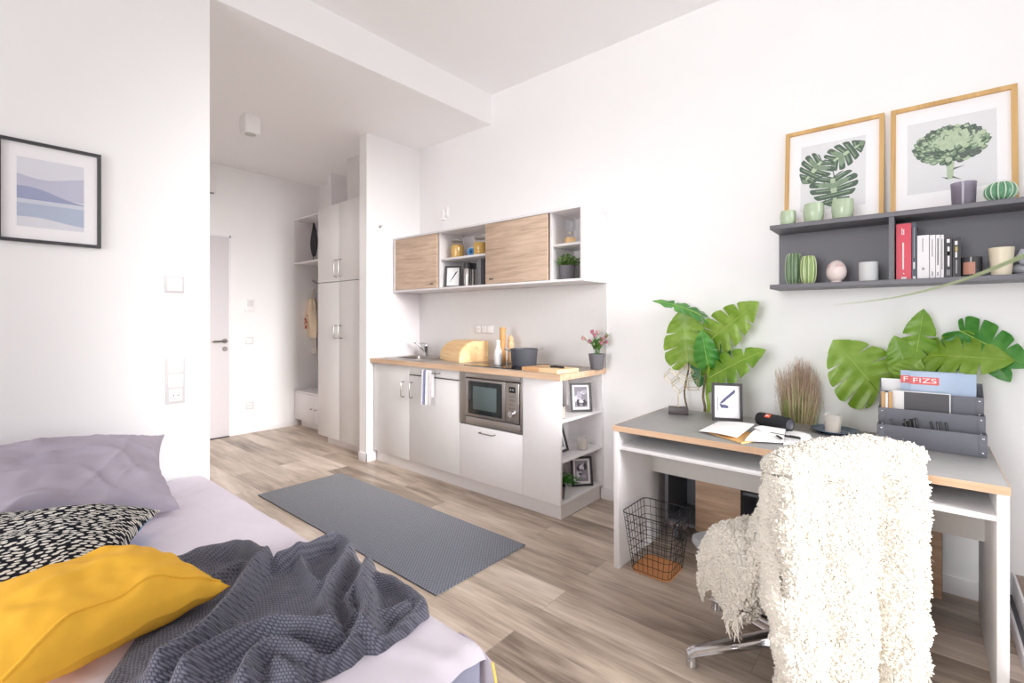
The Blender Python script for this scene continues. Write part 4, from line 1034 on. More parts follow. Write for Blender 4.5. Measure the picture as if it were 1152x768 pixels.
# ---- knitted throw
OUTP=[(191,633),(216,624),(240,616),(272,611),(291,615),(302,625),(311,629),(335,621),(358,612),(380,602),(396,608),(404,621),(419,633),(438,645),(458,658),(480,670),(484,679),(474,684),(458,699),(436,716),(421,722),(410,720),(396,733),(372,744),(347,752),(340,764),(328,782),(285,800),(220,800),(150,785),(104,768),(130,735),(155,700),(178,660)]
POLY=[atZ(u,v,.512) for u,v in OUTP]; POLY=[(p.x,p.y) for p in POLY]
KC=(-1.33,.50)
RIDG=[([(50,195),(130,165),(215,150),(330,130),(420,160)],.036,.030),
 ([(435,175),(370,235),(300,350),(200,470),(100,550),(0,610)],.045,.026),
 ([(215,245),(330,190),(380,215)],.022,.02),
 ([(480,185),(600,145),(715,98),(775,125),(750,190),(690,290),(662,390),(690,440)],.040,.022),
 ([(560,160),(600,230),(650,280),(700,230),(760,160)],.024,.016),
 ([(690,480),(600,490),(500,480),(400,500),(290,545),(180,600),(100,660)],.050,.026),
 ([(850,195),(825,290),(845,380),(820,480),(740,560),(640,600)],.046,.026),
 ([(790,300),(760,350),(790,420)],.03,.018),
 ([(880,250),(960,270),(1040,320),(1090,340)],.030,.022),
 ([(860,480),(920,480),(1000,420),(1070,350)],.034,.02),
 ([(860,400),(930,380),(1000,350)],.022,.016),
 ([(640,600),(540,560),(440,560),(370,600),(340,660)],.042,.022),
 ([(470,600),(520,620),(590,640)],.026,.018),
 ([(300,420),(360,460),(430,470)],.014,.014)]
RW=[]
for pts,a,w in RIDG:
    q=[atZ(180+x/3.6,580+y/3.6,.52) for x,y in pts]; q=[(p.x,p.y) for p in q]
    fine=[cr(q,i/24) for i in range(25)]
    RW.append((fine,a,w,min(p[0] for p in fine),max(p[0] for p in fine),min(p[1] for p in fine),max(p[1] for p in fine)))
def ridge(x,y):
    tot=0
    for f,a,w,xa,xb,ya,yb in RW:
        if x<xa-.1 or x>xb+.1 or y<ya-.1 or y>yb+.1: continue
        d2=9
        for i in range(len(f)-1):
            ax_,ay_=f[i]; bx,by=f[i+1]; dx,dy=bx-ax_,by-ay_; L2=dx*dx+dy*dy+1e-9
            t=max(0,min(1,((x-ax_)*dx+(y-ay_)*dy)/L2)); e=(x-ax_-t*dx)**2+(y-ay_-t*dy)**2
            if e<d2: d2=e
        h=a*math.exp(-d2/(w*w)); tot=max(tot,h)+.25*min(tot,h)
    return tot
def ray_len(th):
    c,s=math.cos(th),math.sin(th); best=.05
    for i in range(len(POLY)):
        x1,y1=POLY[i][0]-KC[0],POLY[i][1]-KC[1]; x2,y2=POLY[(i+1)%len(POLY)][0]-KC[0],POLY[(i+1)%len(POLY)][1]-KC[1]
        den=c*(y2-y1)-s*(x2-x1)
        if abs(den)<1e-9: continue
        t=(x1*(y2-y1)-y1*(x2-x1))/den; w=(x1*s-y1*c)/den
        w=-(c*y1-s*x1)/den
        if t>0 and -1e-6<=w<=1+1e-6: best=max(best,t)
    return best
NT,NR=300,90
RL=[ray_len(2*math.pi*i/NT) for i in range(NT)]
def knit(u,v):
    i=int(round(u*NT))%NT; th=2*math.pi*i/NT; r_=RL[i]*(v if v>.004 else .004)
    x=KC[0]+r_*math.cos(th); y=KC[1]+r_*math.sin(th)
    base=ZS+.006
    e=max(0,1-v); edge=1-math.exp(-e*RL[i]/.012)
    z=base+(.012+1.45*ridge(x,y)+.006*n3(x*14,y*14)+.004*n3(x*31,y*29))*edge+.003
    if y>.842: z-=(y-.842)*1.6
    if v>.995: z=base-.004 if y<.842 else z-.01
    return (x,y,z)
k=MB(); k.grid(knit,NT,NR,0,cu=True)
KNIT=weave_mat('grey knitted wool',(62,63,76),(122,122,138),math.pi/.0095,math.pi/.0068,.9,.005)
solo('knitted_throw',k,KNIT,'crumpled dark grey knitted throw lying across the bed','throw',ang=85,uvfn=lambda p:(p.x*.8+p.y*.6+p.z*.5,-p.x*.6+p.y*.8+p.z*.6))

# ================================================================ DESK
DX0,DX1,DY0,DY1,DZ=-1.190,.214,2.180,2.840,.720
t=thing('desk','long white desk with grey top and oak edge standing by the back wall','desk',(-.49,2.5,0)); O=t.location
DTOP=mat('grey desk laminate',(146,144,144),.38,var=.03,scale=15)
TT=.027
MB(O).box(DX0+.002,DX1-.002,DY0+.002,DY1-.002,DZ-TT,DZ,0,.0005).build('top',DTOP,t)
k=MB(O)
for a,b_,c_,d_ in((DX0,DX1,DY0,DY0+.002),(DX0,DX1,DY1-.002,DY1),(DX0,DX0+.002,DY0+.002,DY1-.002),(DX1-.002,DX1,DY0+.002,DY1-.002)): k.box(a,b_,c_,d_,DZ-TT,DZ+.0004)
k.build('edge_band',oak('desk oak edge',(196,158,126),(224,190,158),0,.8),t)
LW=.029
for a in(DX0+.002,DX1-LW-.002): MB(O).box(a,a+LW,DY0+.006,DY1-.006,0,DZ-TT,0,.001).build('leg_panel',CABW,t)
ia,ib=DX0+.002+LW,DX1-LW-.002
MB(O).box(ia,ib,DY0+.012,DY0+.40,.601,.620,0,.001).build('shelf',CABW,t)
xd=atY(862,517,DY0+.02).x
for x in(xd,xd+.41):
    if x<ib-.1: MB(O).box(x-.009,x+.009,DY0+.014,DY0+.40,.620,DZ-TT,0,.0005).build('divider',CABW,t)
MB(O).box(ia,ib,DY0+.40,DY0+.418,.40,DZ-TT,0,.0005).build('apron',mat('warm grey apron board',(206,202,198),.45,var=.015),t)
# rolling sideboard behind
SX0,SX1,SY0,SY1,SZ0,SZ1=-1.112,.064,2.645,2.945,.112,.47
t=thing('rolling_sideboard','low anthracite sideboard on castors with oak sliding doors under the desk','sideboard',((SX0+SX1)/2,2.8,0)); O=t.location
k=MB(O); T=.018
k.box(SX0,SX1,SY0,SY1,SZ0,SZ0+T,0,.001).box(SX0,SX1,SY0,SY1,SZ1-T,SZ1,0,.001).box(SX0,SX0+T,SY0,SY1,SZ0+T,SZ1-T).box(SX1-T,SX1,SY0,SY1,SZ0+T,SZ1-T).box(SX0+T,SX1-T,SY1-.01,SY1,SZ0+T,SZ1-T)
k.build('carcass',DGREY,t)
da,db=atY(783.6,560,SY0).x,atY(834,560,SY0).x
for x in(da+.02,db-.01,-.30): MB(O).box(x-.009,x+.009,SY0+.03,SY1-.01,SZ0+T,SZ1-T).build('divider',DGREY,t)
MB(O).box(db,-.31,SY0+.03,SY1-.01,.345,.361).build('shelf',DGREY,t)
for a,b_ in((da,db),(-.33,SX1-.002)): MB(O).box(a,b_,SY0-.016,SY0-.001,SZ0-.002,SZ1+.002,0,.001).build('sliding_door',OAKD,t)
for x in(SX0+.055,SX1-.06):
    for y in(SY0+.045,SY1-.05):
        k=MB(O); k.box(x-.02,x+.02,y-.02,y+.02,SZ0-.004,SZ0); k.tube([(x,y,SZ0-.003),(x,y,SZ0-.03)],.012,10)
        for e in(-.016,.016): k.prism([(y-.014,.03),(y+.022,.03),(y+.016,SZ0-.022),(y-.016,SZ0-.022)],x+e-.0015,x+e+.0015,'x')
        cs=k.build('castor',CHROME,t)
        k=MB(O); k.cyl((x-.012,y+.008,.040),(x+.012,y+.008,.040),.039,24); k.build('wheel',mat('grey castor wheel',(110,110,114),.5),cs)
# wire basket
t=thing('wire_basket','black wire waste basket with cork base under the left end of the desk','basket',(-1.0,2.30,0)); O=t.location
bx=(-1.112,-.915,2.215,2.415); tx_=(-1.135,-.872,2.165,2.425)
def ring(s,n=40):
    a=[p+(q-p)*s for p,q in zip(bx,tx_)]; r_=.03; z=.012+.290*s; out=[]
    for cxx,cyy,a0 in((a[1]-r_,a[3]-r_,0),(a[0]+r_,a[3]-r_,90),(a[0]+r_,a[2]+r_,180),(a[1]-r_,a[2]+r_,270)):
        for j in range(6): th=R(a0+j*18); out.append(Vector((cxx+r_*math.cos(th),cyy+r_*math.sin(th),z)))
    return out
WIRE=mat('black wire',(40,38,42),.5,.3)
for i in range(8):
    k=MB(O); k.tube(ring(i/7),.0024 if i==7 else .0014,6,closed=True); k.build('ring_wire',WIRE,t)
def perim(P,s):
    Ls=[(P[(i+1)%len(P)]-P[i]).length for i in range(len(P))]; x=s*sum(Ls)
    for i,l in enumerate(Ls):
        if x<=l: return P[i].lerp(P[(i+1)%len(P)],x/l)
        x-=l
    return P[0]
R0,R1=ring(0),ring(1)
for i in range(30):
    k=MB(O); k.tube([perim(R0,(i+.5)/30),perim(R1,(i+.5)/30)],.0013,5); k.build('upright_wire',WIRE,t)
k=MB(O); k.prism([(p.x,p.y) for p in [Vector((-1.0135,2.315,0)).lerp(Vector((q.x,q.y,0)),.985) for q in R0]],.001,.012,'z'); k.build('cork_base',mat('cork board',(204,140,88),.85,var=.12,scale=120,bump=.3),t)

# ================================================================ ON THE DESK
zD=DZ+.0008
# cube wire sculpture
p=atZ(763,465,DZ); t=thing('wire_cube_sculpture','brass sculpture of linked wire cubes on a dark block at the left of the desk','sculpture',(p.x,p.y,zD),face_to(p.x,p.y))
MB().box(-.053,.053,-.035,.035,0,.036,0,.003).build('base_block',mat('dark brown block',(74,66,68),.45),t)
BRASS=mat('pale brass wire',(206,186,146),.3,.8,.04)
scp=sz(1,p)/4.27
def wcube(cx_,cz_,e,ang,cy_=0,yaw=.5):
    k=MB(); T=Matrix.Translation((cx_,cy_,cz_))@Matrix.Rotation(ang,4,'Y')@Matrix.Rotation(.16,4,'X')@Matrix.Rotation(.14,4,'Z'); h=e/2
    for a in(-h,h):
        for b_ in(-h,h):
            for q in(((a,b_,-h),(a,b_,h)),((a,-h,b_),(a,h,b_)),((-h,a,b_),(h,a,b_))):
                k.tube([T@Vector(q[0]),T@Vector(q[1])],.0016,6)
    return k
zr=lambda v:(600-v)*scp+.03
for cxp,czp,e,an,yy in((148,447,44,R(42),0),(217,425,46,R(38),-.004),(186,490,46,R(45),-.008),(247,482,46,0,.004)):
    wcube((cxp-182)*scp,zr(czp),e*scp,an,yy).build('wire_cube',BRASS,t)
k=MB(); k.cyl((0,0,.034),(0,0,zr(528)),.0024,8); k.cyl((0,0,.036),(0,0,.042),.005,10); k.build('stem',BRASS,t)
# monstera plants in narrow pots on the sideboard behind the desk
LG=leafmat('bright monstera leaf',(122,158,46),(148,180,78),.25); LG2=leafmat('fresh monstera leaf',(104,148,40),(134,172,62),.25); LD=leafmat('dark monstera leaf',(36,96,44),(60,124,62),.15); LM=leafmat('deep green monstera leaf',(58,128,48),(92,156,66),.2); VN=leafmat('leaf vein',(176,206,96),(190,214,120),.2)
STM=mat('brown plant stem',(112,98,72),.7,var=.3,scale=60); STG=leafmat('green plant stem',(150,184,52),(120,150,50),.1)
def C(u,v,y): return atY(u,v,y)
def tocam(p,up=.0,side=0): 
    d=Vector((-p[0],-p[1],EYE-p[2])).normalized(); return (d+Vector((0,0,up))+Vector((RT[0],RT[1],0))*side).normalized()
def plant(label,loc,leaves,stems,potr=.052):
    t=thing('monstera_plant',label,'potted plant',loc); O=Vector(loc)
    pot_mesh(potr*.8,potr,.11).build('pot',GREYPOT,t); k=MB(); k.lathe([(0,.1),(potr*.88,.1)],n=18,cap=False); k.build('soil',SOIL,t)
    for pts,r0,r1,mm in stems:
        k=MB(O); q=[Vector(a) for a in pts]; f=[Vector(cr([tuple(a) for a in q],i/14)) for i in range(15)]
        k.tube(f,[r0+(r1-r0)*i/14 for i in range(15)],8); k.build('stem',mm,t)
    for b,tp,kw in leaves:
        k=MB(O); mm=kw.pop('mat',LG); up=kw.pop('up',.2); sd=kw.pop('side',0)
        leaf3(k,b,tp,tocam((b+tp)/2,up,sd),**kw); k.build('leaf',[mm,VN],t,ang=60,fix=False)
    return t
y=2.905; px_=atY(785,462,y).x; z0=SZ1+.0005
b1=C(775,412,2.90); b2=C(795,412,2.88); b3=C(803,383,2.90); b4=C(796,428,2.86); b5=C(788,356,2.80)
root=Vector((px_,y,z0+.1))
plant('large monstera plant with bright green leaves behind the left of the desk',(px_,y,z0),[
 (C(774,407,2.87),C(767,347,2.86),dict(width=.86,nl=6,gap=.12,t0=.3,bend=.05,cup=.12,side=-.25)),
 (C(800,382,2.90),C(854,339,2.84),dict(width=.64,nl=8,gap=.20,t0=.35,bend=.12,cup=.06,up=.30)),
 (C(798,425,2.86),C(862,393,2.78),dict(width=.52,nl=8,gap=.22,t0=.35,bend=.14,cup=.08,up=.45,mat=LG2)),
 (C(796,410,2.84),C(789,371,2.80),dict(width=.66,nl=5,gap=.06,t0=.5,bend=.10,cup=.25,mat=LM,side=-.1)),
 (C(800,412,2.91),C(820,385,2.92),dict(width=.8,nl=5,gap=.15,t0=.4,mat=LD,bend=.1)),
 (C(790,405,2.92),C(786,436,2.90),dict(width=.75,nl=5,gap=.12,t0=.4,mat=LD,bend=.1)),
 (C(789,355,2.90),C(733,338,2.80),dict(width=.50,nl=6,gap=.25,t0=.4,mat=LM,bend=.22,cup=.05,up=2.2)),
 ],[
 ([root+Vector((-.01,0,0)),C(774,462,2.905),C(770,440,2.905),C(775,412,2.90),C(771,400,2.88)],.007,.004,STM),
 ([root+Vector((.012,0,0)),C(797,462,2.90),C(795,440,2.90),C(797,418,2.87),C(798,408,2.86)],.010,.007,STG),
 ([root+Vector((.006,-.006,0)),C(793,462,2.885),C(791,445,2.88),C(794,420,2.87)],.009,.006,STM),
 ([C(797,420,2.88),C(796,395,2.89),C(802,384,2.90),C(812,372,2.88)],.005,.003,STG),
 ([C(797,430,2.87),C(800,424,2.86),C(814,414,2.84)],.005,.003,STG),
 ([C(775,405,2.90),C(784,380,2.91),C(786,362,2.90),C(780,350,2.88)],.004,.003,STG)])
px2=atY(1020,440,2.90).x; root=Vector((px2,2.90,z0+.1))
plant('wide monstera plant spreading behind the grey letter organizer',(px2,2.90,z0),[
 (C(988,440,2.88),C(937,382,2.84),dict(width=1.0,nl=7,gap=.14,t0=.3,bend=.10,cup=.05,up=.25)),
 (C(1046,400,2.90),C(1142,406,2.84),dict(width=.80,nl=7,gap=.18,t0=.3,bend=.18,cup=.05,up=.5)),
 (C(1030,402,2.90),C(1039,347,2.88),dict(width=.60,nl=5,gap=.24,t0=.25,bend=.08,mat=LG2,side=.2)),
 (C(1022,420,2.88),C(1006,377,2.88),dict(width=.7,nl=5,gap=.12,t0=.4,mat=LG2,bend=.1)),
 (C(1016,424,2.86),C(1036,404,2.85),dict(width=1.1,nl=5,gap=.1,t0=.5,mat=LG,bend=.1)),
 (C(1046,412,2.94),C(1092,398,2.95),dict(width=.8,nl=5,gap=.1,t0=.5,mat=LD,bend=.1)),
 (C(1080,372,2.93),C(1158,414,2.86),dict(width=.72,nl=7,gap=.20,t0=.3,mat=LM,bend=.15,up=.3)),
 (C(1112,402,2.90),C(1137,430,2.88),dict(width=.7,nl=4,gap=.15,t0=.4,mat=LM,bend=.12)),
 ],[
 ([root,C(1015,470,2.90),C(1000,450,2.89),C(988,440,2.88),C(978,428,2.86)],.006,.003,STG),
 ([root,C(1025,440,2.90),C(1030,412,2.90),C(1046,400,2.90),C(1066,400,2.86)],.007,.003,STG),
 ([root,C(1022,430,2.90),C(1026,410,2.90),C(1032,396,2.90)],.006,.003,STG),
 ([root,C(1040,430,2.93),C(1060,395,2.94),C(1082,373,2.93),C(1096,376,2.90)],.005,.003,STG),
 ([root,C(1060,430,2.90),C(1090,410,2.90),C(1110,403,2.90)],.004,.003,STG)])
# feather picture on the desk
def feather2(k,y):
    flat_art(k,[(-.05,.03),(.05,.03),(.05,.158),(-.05,.158)],y+.0002,0)
    def S(L): return [(x*1.22,.095+(z-.095)*1.22) for x,z in L]
    for i in range(9):
        a=i/9; flat_art(k,S([(-.030+.058*a,.090+.046*a),(-.022+.058*a,.088+.050*a),(-.006+.046*a,.100+.052*a),(-.012+.044*a,.112+.044*a)]),y-.00004*i,1)
    for i in range(6):
        a=i/6; flat_art(k,S([(-.032+.030*a,.088-.004*a),(-.024+.034*a,.086-.006*a),(-.016+.026*a,.070-.002*a),(-.024+.026*a,.070+.002*a)]),y-.00004*i,1)
    flat_art(k,S([(-.038,.058),(-.034,.058),(-.034,.118),(-.038,.118)]),y-.0001,2)
    flat_art(k,S([(.0,.076),(.030,.080),(.040,.074),(.010,.069)]),y,3)
p=atZ(818,473,DZ); 
frame('picture_frame','black frame with a dark feather print standing on the desk before the monstera',(p.x,p.y,zD),face_to(p.x,p.y,.4,-1.0),.150,.196,.014,.014,FRAMEM,None,feather2,[OFFW,mat('blue black feather',(92,92,122),.8),mat('grey feather quill',(150,148,160),.8),mat('pale feather tip',(214,208,216),.8)],lean=.14)
# cylinder speaker
a=atZ(858,481,DZ); b_=atZ(886,482.2,DZ); a=Vector((a.x,a.y,0))
a=atY(854,468.5,2.66); b_=atY(889,475.8,2.585)
rs=.034; mid=(a+b_)/2; d_=Vector((b_.x-a.x,b_.y-a.y,0)); an=math.atan2(d_.y,d_.x); L_=.175
t=thing('bluetooth_speaker','black cylindrical fabric speaker with an orange badge on the desk','speaker',(mid.x,mid.y,zD+rs),an)
k=MB(); T=Matrix.Rotation(R(90),4,'Y')
k.lathe([(0,-L_/2+.006),(rs*.7,-L_/2+.006),(rs*.9,-L_/2+.003),(rs*.97,-L_/2+.012),(rs,-L_/2+.03),(rs,L_/2-.03),(rs*.97,L_/2-.012),(rs*.9,L_/2-.003),(rs*.72,L_/2-.004),(rs*.7,L_/2-.010),(0,L_/2-.010)],n=36,mx=T,cap=False); k.build('body',mat('black speaker fabric',(34,34,38),.85,var=.2,scale=300,bump=.4,bscale=500),t)
for e in(-1,1):
    k=MB(); k.lathe([(0,e*(L_/2-.008)),(rs*.5,e*(L_/2-.007)),(rs*.7,e*(L_/2-.003)),(rs*.74,e*(L_/2-.004))],n=32,mx=T,cap=False); k.build('bass_cone',mat('dark grey rubber',(72,72,80),.5),t)
k=MB(); k.tube([(L_/2-.006,-.01,-.02),(L_/2+.008,-.008,-.026),(L_/2+.012,0,-.030)],.004,6); k.build('strap_loop',BLACK,t)
# badge wraps the tube
def badge(u,v):
    th=R(128)+(v-.5)*R(36); return (-.018+(u-.5)*.030,math.cos(th)*(rs+.0012),math.sin(th)*(rs+.0012))
k=MB(); k.grid(badge,8,8); bd=k.build('badge',mat('orange badge',(232,84,44),.5),t,fix=False)
thm=R(128); T=Matrix(((1,0,0,-.018),(0,math.sin(thm),math.cos(thm),math.cos(thm)*(rs+.0016)),(0,-math.cos(thm),math.sin(thm),math.sin(thm)*(rs+.0016)),(0,0,0,1)))
k=MB(); text_into(k,'JBL',.0135,T); k.build('badge_lettering',mat('white lettering',(250,244,240),.5),bd,fix=False)
# papers, notebook and pens
def curved_sheet(k,c,lift=(0,0,0,0),bow=0.0,th=.0008,m=0,n=14,z=zD):
    c=[Vector((p.x,p.y,0)) for p in c]
    def f(side):
        def g(u,v):
            p=(c[0]*(1-u)+c[1]*u)*(1-v)+(c[3]*(1-u)+c[2]*u)*v
            h=(lift[0]*(1-u)+lift[1]*u)*(1-v)+(lift[3]*(1-u)+lift[2]*u)*v+bow*math.sin(math.pi*u)
            return (p.x,p.y,z+h+side*th)
        return g
    k.grid(f(0),n,n,m); k.grid(f(1),n,n,m)
    # close the rim
    for fn in(lambda s:(s,0),lambda s:(1,s),lambda s:(1-s,1),lambda s:(0,1-s)):
        k.grid(lambda u,v:f(v)(*fn(u)),n,2,m)
Zs=lambda L,z=DZ:[atZ(u,v,z) for u,v in L]
k=MB(); curved_sheet(k,Zs([(796.5,487),(834,499.5),(864,494),(826,482)]),th=.006,z=zD)
solo('kraft_notebook',k,mat('kraft cardboard',(214,172,112),.85,var=.05,scale=80),'closed kraft brown notebook lying under the white paper on the desk','notebook')
k=MB(); q=Zs([(786,483.5),(829,493.0),(849,481.0),(808,474.5)],DZ+.012); curved_sheet(k,q,(-.003,.006,.02,.004),.004,.0015,z=zD+.0085)
solo('paper_sheet',k,PAPER,'loose white sheet bowed over the left of the kraft notebook','paper')
t=thing('open_notebook','open white notebook with the pens on it, in front of the speaker','notebook',(atZ(880,493,DZ).x,atZ(880,493,DZ).y,zD)); O=t.location
k=MB(O); curved_sheet(k,Zs([(881.5,500.5),(918,502.5),(925,499.5),(884,486)])[0:1]+Zs([(919,502.5),(911,489.5),(884,485.8)]),(.0,.0,.0,.0),.006,.004,z=zD); k.build('right_pages',PAPER,t)
k=MB(O); curved_sheet(k,Zs([(881.5,500.5),(884,485.8),(853,484.5),(838,498.2)]),(.002,.002,.004,.003),.007,.003,z=zD+.0065); k.build('left_pages',PAPER,t)
k=MB(O); curved_sheet(k,Zs([(881.5,500.5),(884,486.5),(862,484.0),(848,486.5)]),(.003,.003,.006,.009),.006,.0008,z=zD+.013); k.build('lifted_page',PAPER,t)
zN=zD+.0125
a=atZ(870,489.5,zN); b_=atZ(895,494,zN); an=math.atan2(b_.y-a.y,b_.x-a.x); mid=(a+b_)/2
t=thing('pen','long black pen lying across the open notebook','pen',(mid.x,mid.y,zN+.007),an)
k=MB(); k.tube([(-.066,0,0),(-.05,0,0),(.062,0,0),(.066,0,0)],[.0025,.0052,.0052,.004],12); k.build('barrel',BLACK,t); k=MB(); k.box(.02,.062,-.0012,.0012,.005,.0075,0,.0005); k.build('clip',CHAR,t)
a=atZ(875.5,492,zN); b_=atZ(878,495.5,zN); an=math.atan2(b_.y-a.y,b_.x-a.x); mid=(a+b_)/2
t=thing('short_pen','short black pen beside the long pen on the open notebook','pen',(mid.x,mid.y,zN+.006),an+.2)
k=MB(); k.tube([(-.028,0,0),(.026,0,0),(.03,0,0)],[.0056,.0056,.0035],12); k.build('barrel',BLACK,t); k=MB(); k.box(-.02,.026,-.0012,.0012,.0052,.0075,0,.0005); k.build('clip',CHAR,t)
# grass plant behind the desk
gx=atY(898,470,2.905).x; gz=SZ1+.0005
t=thing('grass_plant','tall tuft of dry reed grass behind the desk beside the speaker','potted plant',(gx,2.905,gz)); O=t.location
pot_mesh(.055,.066,.13).build('pot',GREYPOT,t); k=MB(); k.lathe([(0,.118),(.06,.118)],n=18,cap=False); k.build('soil',SOIL,t)
GA=leafmat('green reed',(128,150,82),(170,182,116),.25); GB=leafmat('straw reed',(206,190,146),(222,208,172),.25); GC=leafmat('brown reed',(168,146,112),(194,172,138),.25); GD=leafmat('reed plume',(172,142,124),(204,178,158),.3)
k=MB(); r_=random.Random(21); zt=atY(898,404,2.9).z-gz
for i in range(300):
    a=r_.uniform(0,6.28); rr=.055*math.sqrt(r_.random()); bx_,by_=rr*math.cos(a),rr*.8*math.sin(a)
    ex=bx_*1.9+r_.uniform(-.018,.018); ey=max(-.055,min(.06,by_*1.2+r_.uniform(-.02,.02)))
    if r_.random()<.14: ex=-ex*.8+r_.uniform(-.02,.02)
    h_=zt*r_.uniform(.72,1.0)*(1.04-.6*abs(ex)/.14*.3); w_=r_.uniform(.0014,.0032)
    mm=r_.choice((0,0,1,1,1,2)) if ex>-.03 else r_.choice((0,0,0,1,2))
    yaw=r_.uniform(-.9,.9); P_=[]
    for j in range(8):
        s=j/7; x=bx_+(ex-bx_)*s**1.3; y=by_+(ey-by_)*s**1.3; z=.115+(h_-.115)*s; ww=w_*(1-s**3*.9)
        P_.append((Vector((x-ww*math.cos(yaw),y-ww*math.sin(yaw),z)),Vector((x+ww*math.cos(yaw),y+ww*math.sin(yaw),z))))
    for j in range(7):
        k.add([P_[j][0],P_[j][1],P_[j+1][1],P_[j+1][0]],[(0,1,2,3)],3 if j>=5 and r_.random()<.8 else mm)
    if r_.random()<.75:
        tp=P_[7][0]
        for j in range(7):
            d=Vector((r_.uniform(-.012,.012),r_.uniform(-.008,.008),r_.uniform(.01,.045))); s_=Vector((0,0,-r_.uniform(0,.12)))
            q=tp+s_; k.add([q,q+Vector((.0012,0,0)),q+d],[(0,1,2)],3)
g=k.build('grass_blades',[GA,GB,GC,GD],t,fix=False); g['kind']='stuff'
# blue plate with candle
p=atZ(939,486.5,DZ); 
t=thing('blue_plate','dark blue round plate under the candle glass on the desk','plate',(p.x,p.y,zD))
rp_=szw(57,p)/2
BLUEP=mat('dark blue glaze',(46,72,96),.25,var=.15,scale=90)
MB().lathe([(0,0),(rp_*.6,0),(rp_*.68,.003),(rp_*.97,.013),(rp_,.016),(rp_*.97,.0165),(rp_*.68,.007),(rp_*.6,.0045),(0,.0045)],n=56,cap=False).build('dish',BLUEP,t)
k=MB(); k.tube([(rp_*.985*math.cos(a*math.pi/28),rp_*.985*math.sin(a*math.pi/28),.0163) for a in range(56)],.0012,5,closed=True); k.build('rim',mat('worn blue rim',(96,124,146),.35),t)
pc_=atZ(937,487,DZ+.006)
candle_glass('candle','white candle in a frosted glass on the blue plate',(pc_.x,pc_.y,zD+.0052),szw(20.5,pc_)/2,sz(21,pc_),FROST,.62)
# letter organizer
OX0,OX1=-.147,.192
ORG=mat('slate grey organizer card',(112,113,122),.55,var=.02)
t=thing('letter_organizer','slate grey three tier letter organizer with riveted corners on the right of the desk','letter organizer',((OX0+OX1)/2,2.68,zD)); O=t.location
tiers=[(2.594,.806),(2.664,.868),(2.732,.935)]
for y_,zt_ in tiers:
    pn=MB(O).box(OX0,OX1,y_,y_+.003,zD,zt_,0,.0008).build('divider_panel',ORG,t)
    for x in(OX0+.013,OX1-.013):
        zb_=max(zD+.012,zt_-.075)
        k=MB(O); k.box(x-.011,x+.011,y_-.0015,y_,zt_-.078 if zt_-.078>zD+.004 else zD+.004,zt_-.003,0,.0007); tb=k.build('corner_tab',ORG,pn)
        for z in(zb_+.003,zt_-.016):
            k=MB(O); k.sphere((x,y_-.0015,z),.0042,12,8,0,(1,.55,1)); k.build('rivet',CHROME,pn)
for x in(OX0,OX1-.003):
    k=MB(O); pr_=[(2.597,zD),(2.80,zD),(2.80,.985),(2.735,.935),(2.732,.868),(2.667,.868),(2.664,.806),(2.597,.806)]
    k.prism(pr_,x,x+.003,'x'); k.build('side_panel',ORG,t)
MB(O).box(OX0,OX1,2.800,2.803,zD,.985,0,.0008).build('back_panel',ORG,t); MB(O).box(OX0+.003,OX1-.003,2.597,2.80,zD,zD+.003).build('floor_panel',ORG,t)
# magazines in the rear tier
MAGM=mat('pale blue magazine cover',(172,190,214),.35,var=.05,scale=8); REDM=mat('red masthead',(226,92,92),.4)
def magazine(label,uL,uR,vt,y_,mast,zbot,off):
    xa,xb=atY(uL,vt,y_).x,atY(uR,vt,y_).x; zt_=atY((uL+uR)/2,vt,y_).z
    t=thing('magazine',label,'magazine',((xa+xb)/2,y_,zbot)); O=t.location
    MB(O).box(xa,xb,y_,y_+.006,zbot,zt_,0,.0006).build('pages',MAGM,t)
    k=MB(O); k.box(xa,xa+off,y_-.0006,y_,zt_-.055,zt_-.022); mh=k.build('masthead',REDM,t)
    T=Matrix.Translation((xa+off/2-O.x,y_-.0009-O.y,zt_-.0385-O.z))@Matrix.Rotation(R(90),4,'X')@Matrix.Diagonal((1.5,1,1,1))
    k=MB(); text_into(k,mast,.030,T); k.build('masthead_lettering',mat('white masthead letters',(250,246,246),.5),mh,fix=False)
    return t
zb_=zD+.004
magazine('pale blue magazine with red masthead at the front of the rear organizer tier',1024,1098.5,419.5,2.752,'FIZS',zb_,.095)
magazine('second pale blue magazine showing its red masthead edge behind the front one',1013,1085,418.0,2.768,'F',zb_,.036)
def card(name,label,cat,uL,uR,vt,y_,mm,th=.003,zb=zb_,k2=None):
    xa,xb=atY(uL,vt,y_).x,atY(uR,vt,y_).x; zt_=atY((uL+uR)/2,vt,y_).z
    xa=max(xa,OX0+.0045)
    return solo(name,MB((xa,y_,zb)).box(xa,xb,y_,y_+th,zb,zt_,0,.0006),mm,label,cat,(xa,y_,zb))
card('envelope','white envelope standing left of the magazines in the letter organizer','envelope',989,1030,426,2.785,PAPER)
t=None
xa,xb=atY(1003.5,440,2.70).x,atY(1017,440,2.70).x
zt_=atY(1030,440.5,2.70).z
t=thing('dark_brochure','dark grey brochure with white border in the middle organizer tier','brochure',((xa+.1),2.70,zb_)); O=t.location
xc_=atY(1069.5,444,2.70).x; xd_=atY(1017,440,2.70).x
MB(O).box(xa,xc_,2.700,2.706,zb_,zt_,0,.0006).build('cover',PAPER,t); MB(O).box(xd_,xc_-.004,2.6993,2.70,zb_+.05,zt_-.003).build('dark_panel',mat('dark brochure print',(84,82,86),.5,var=.05),t)
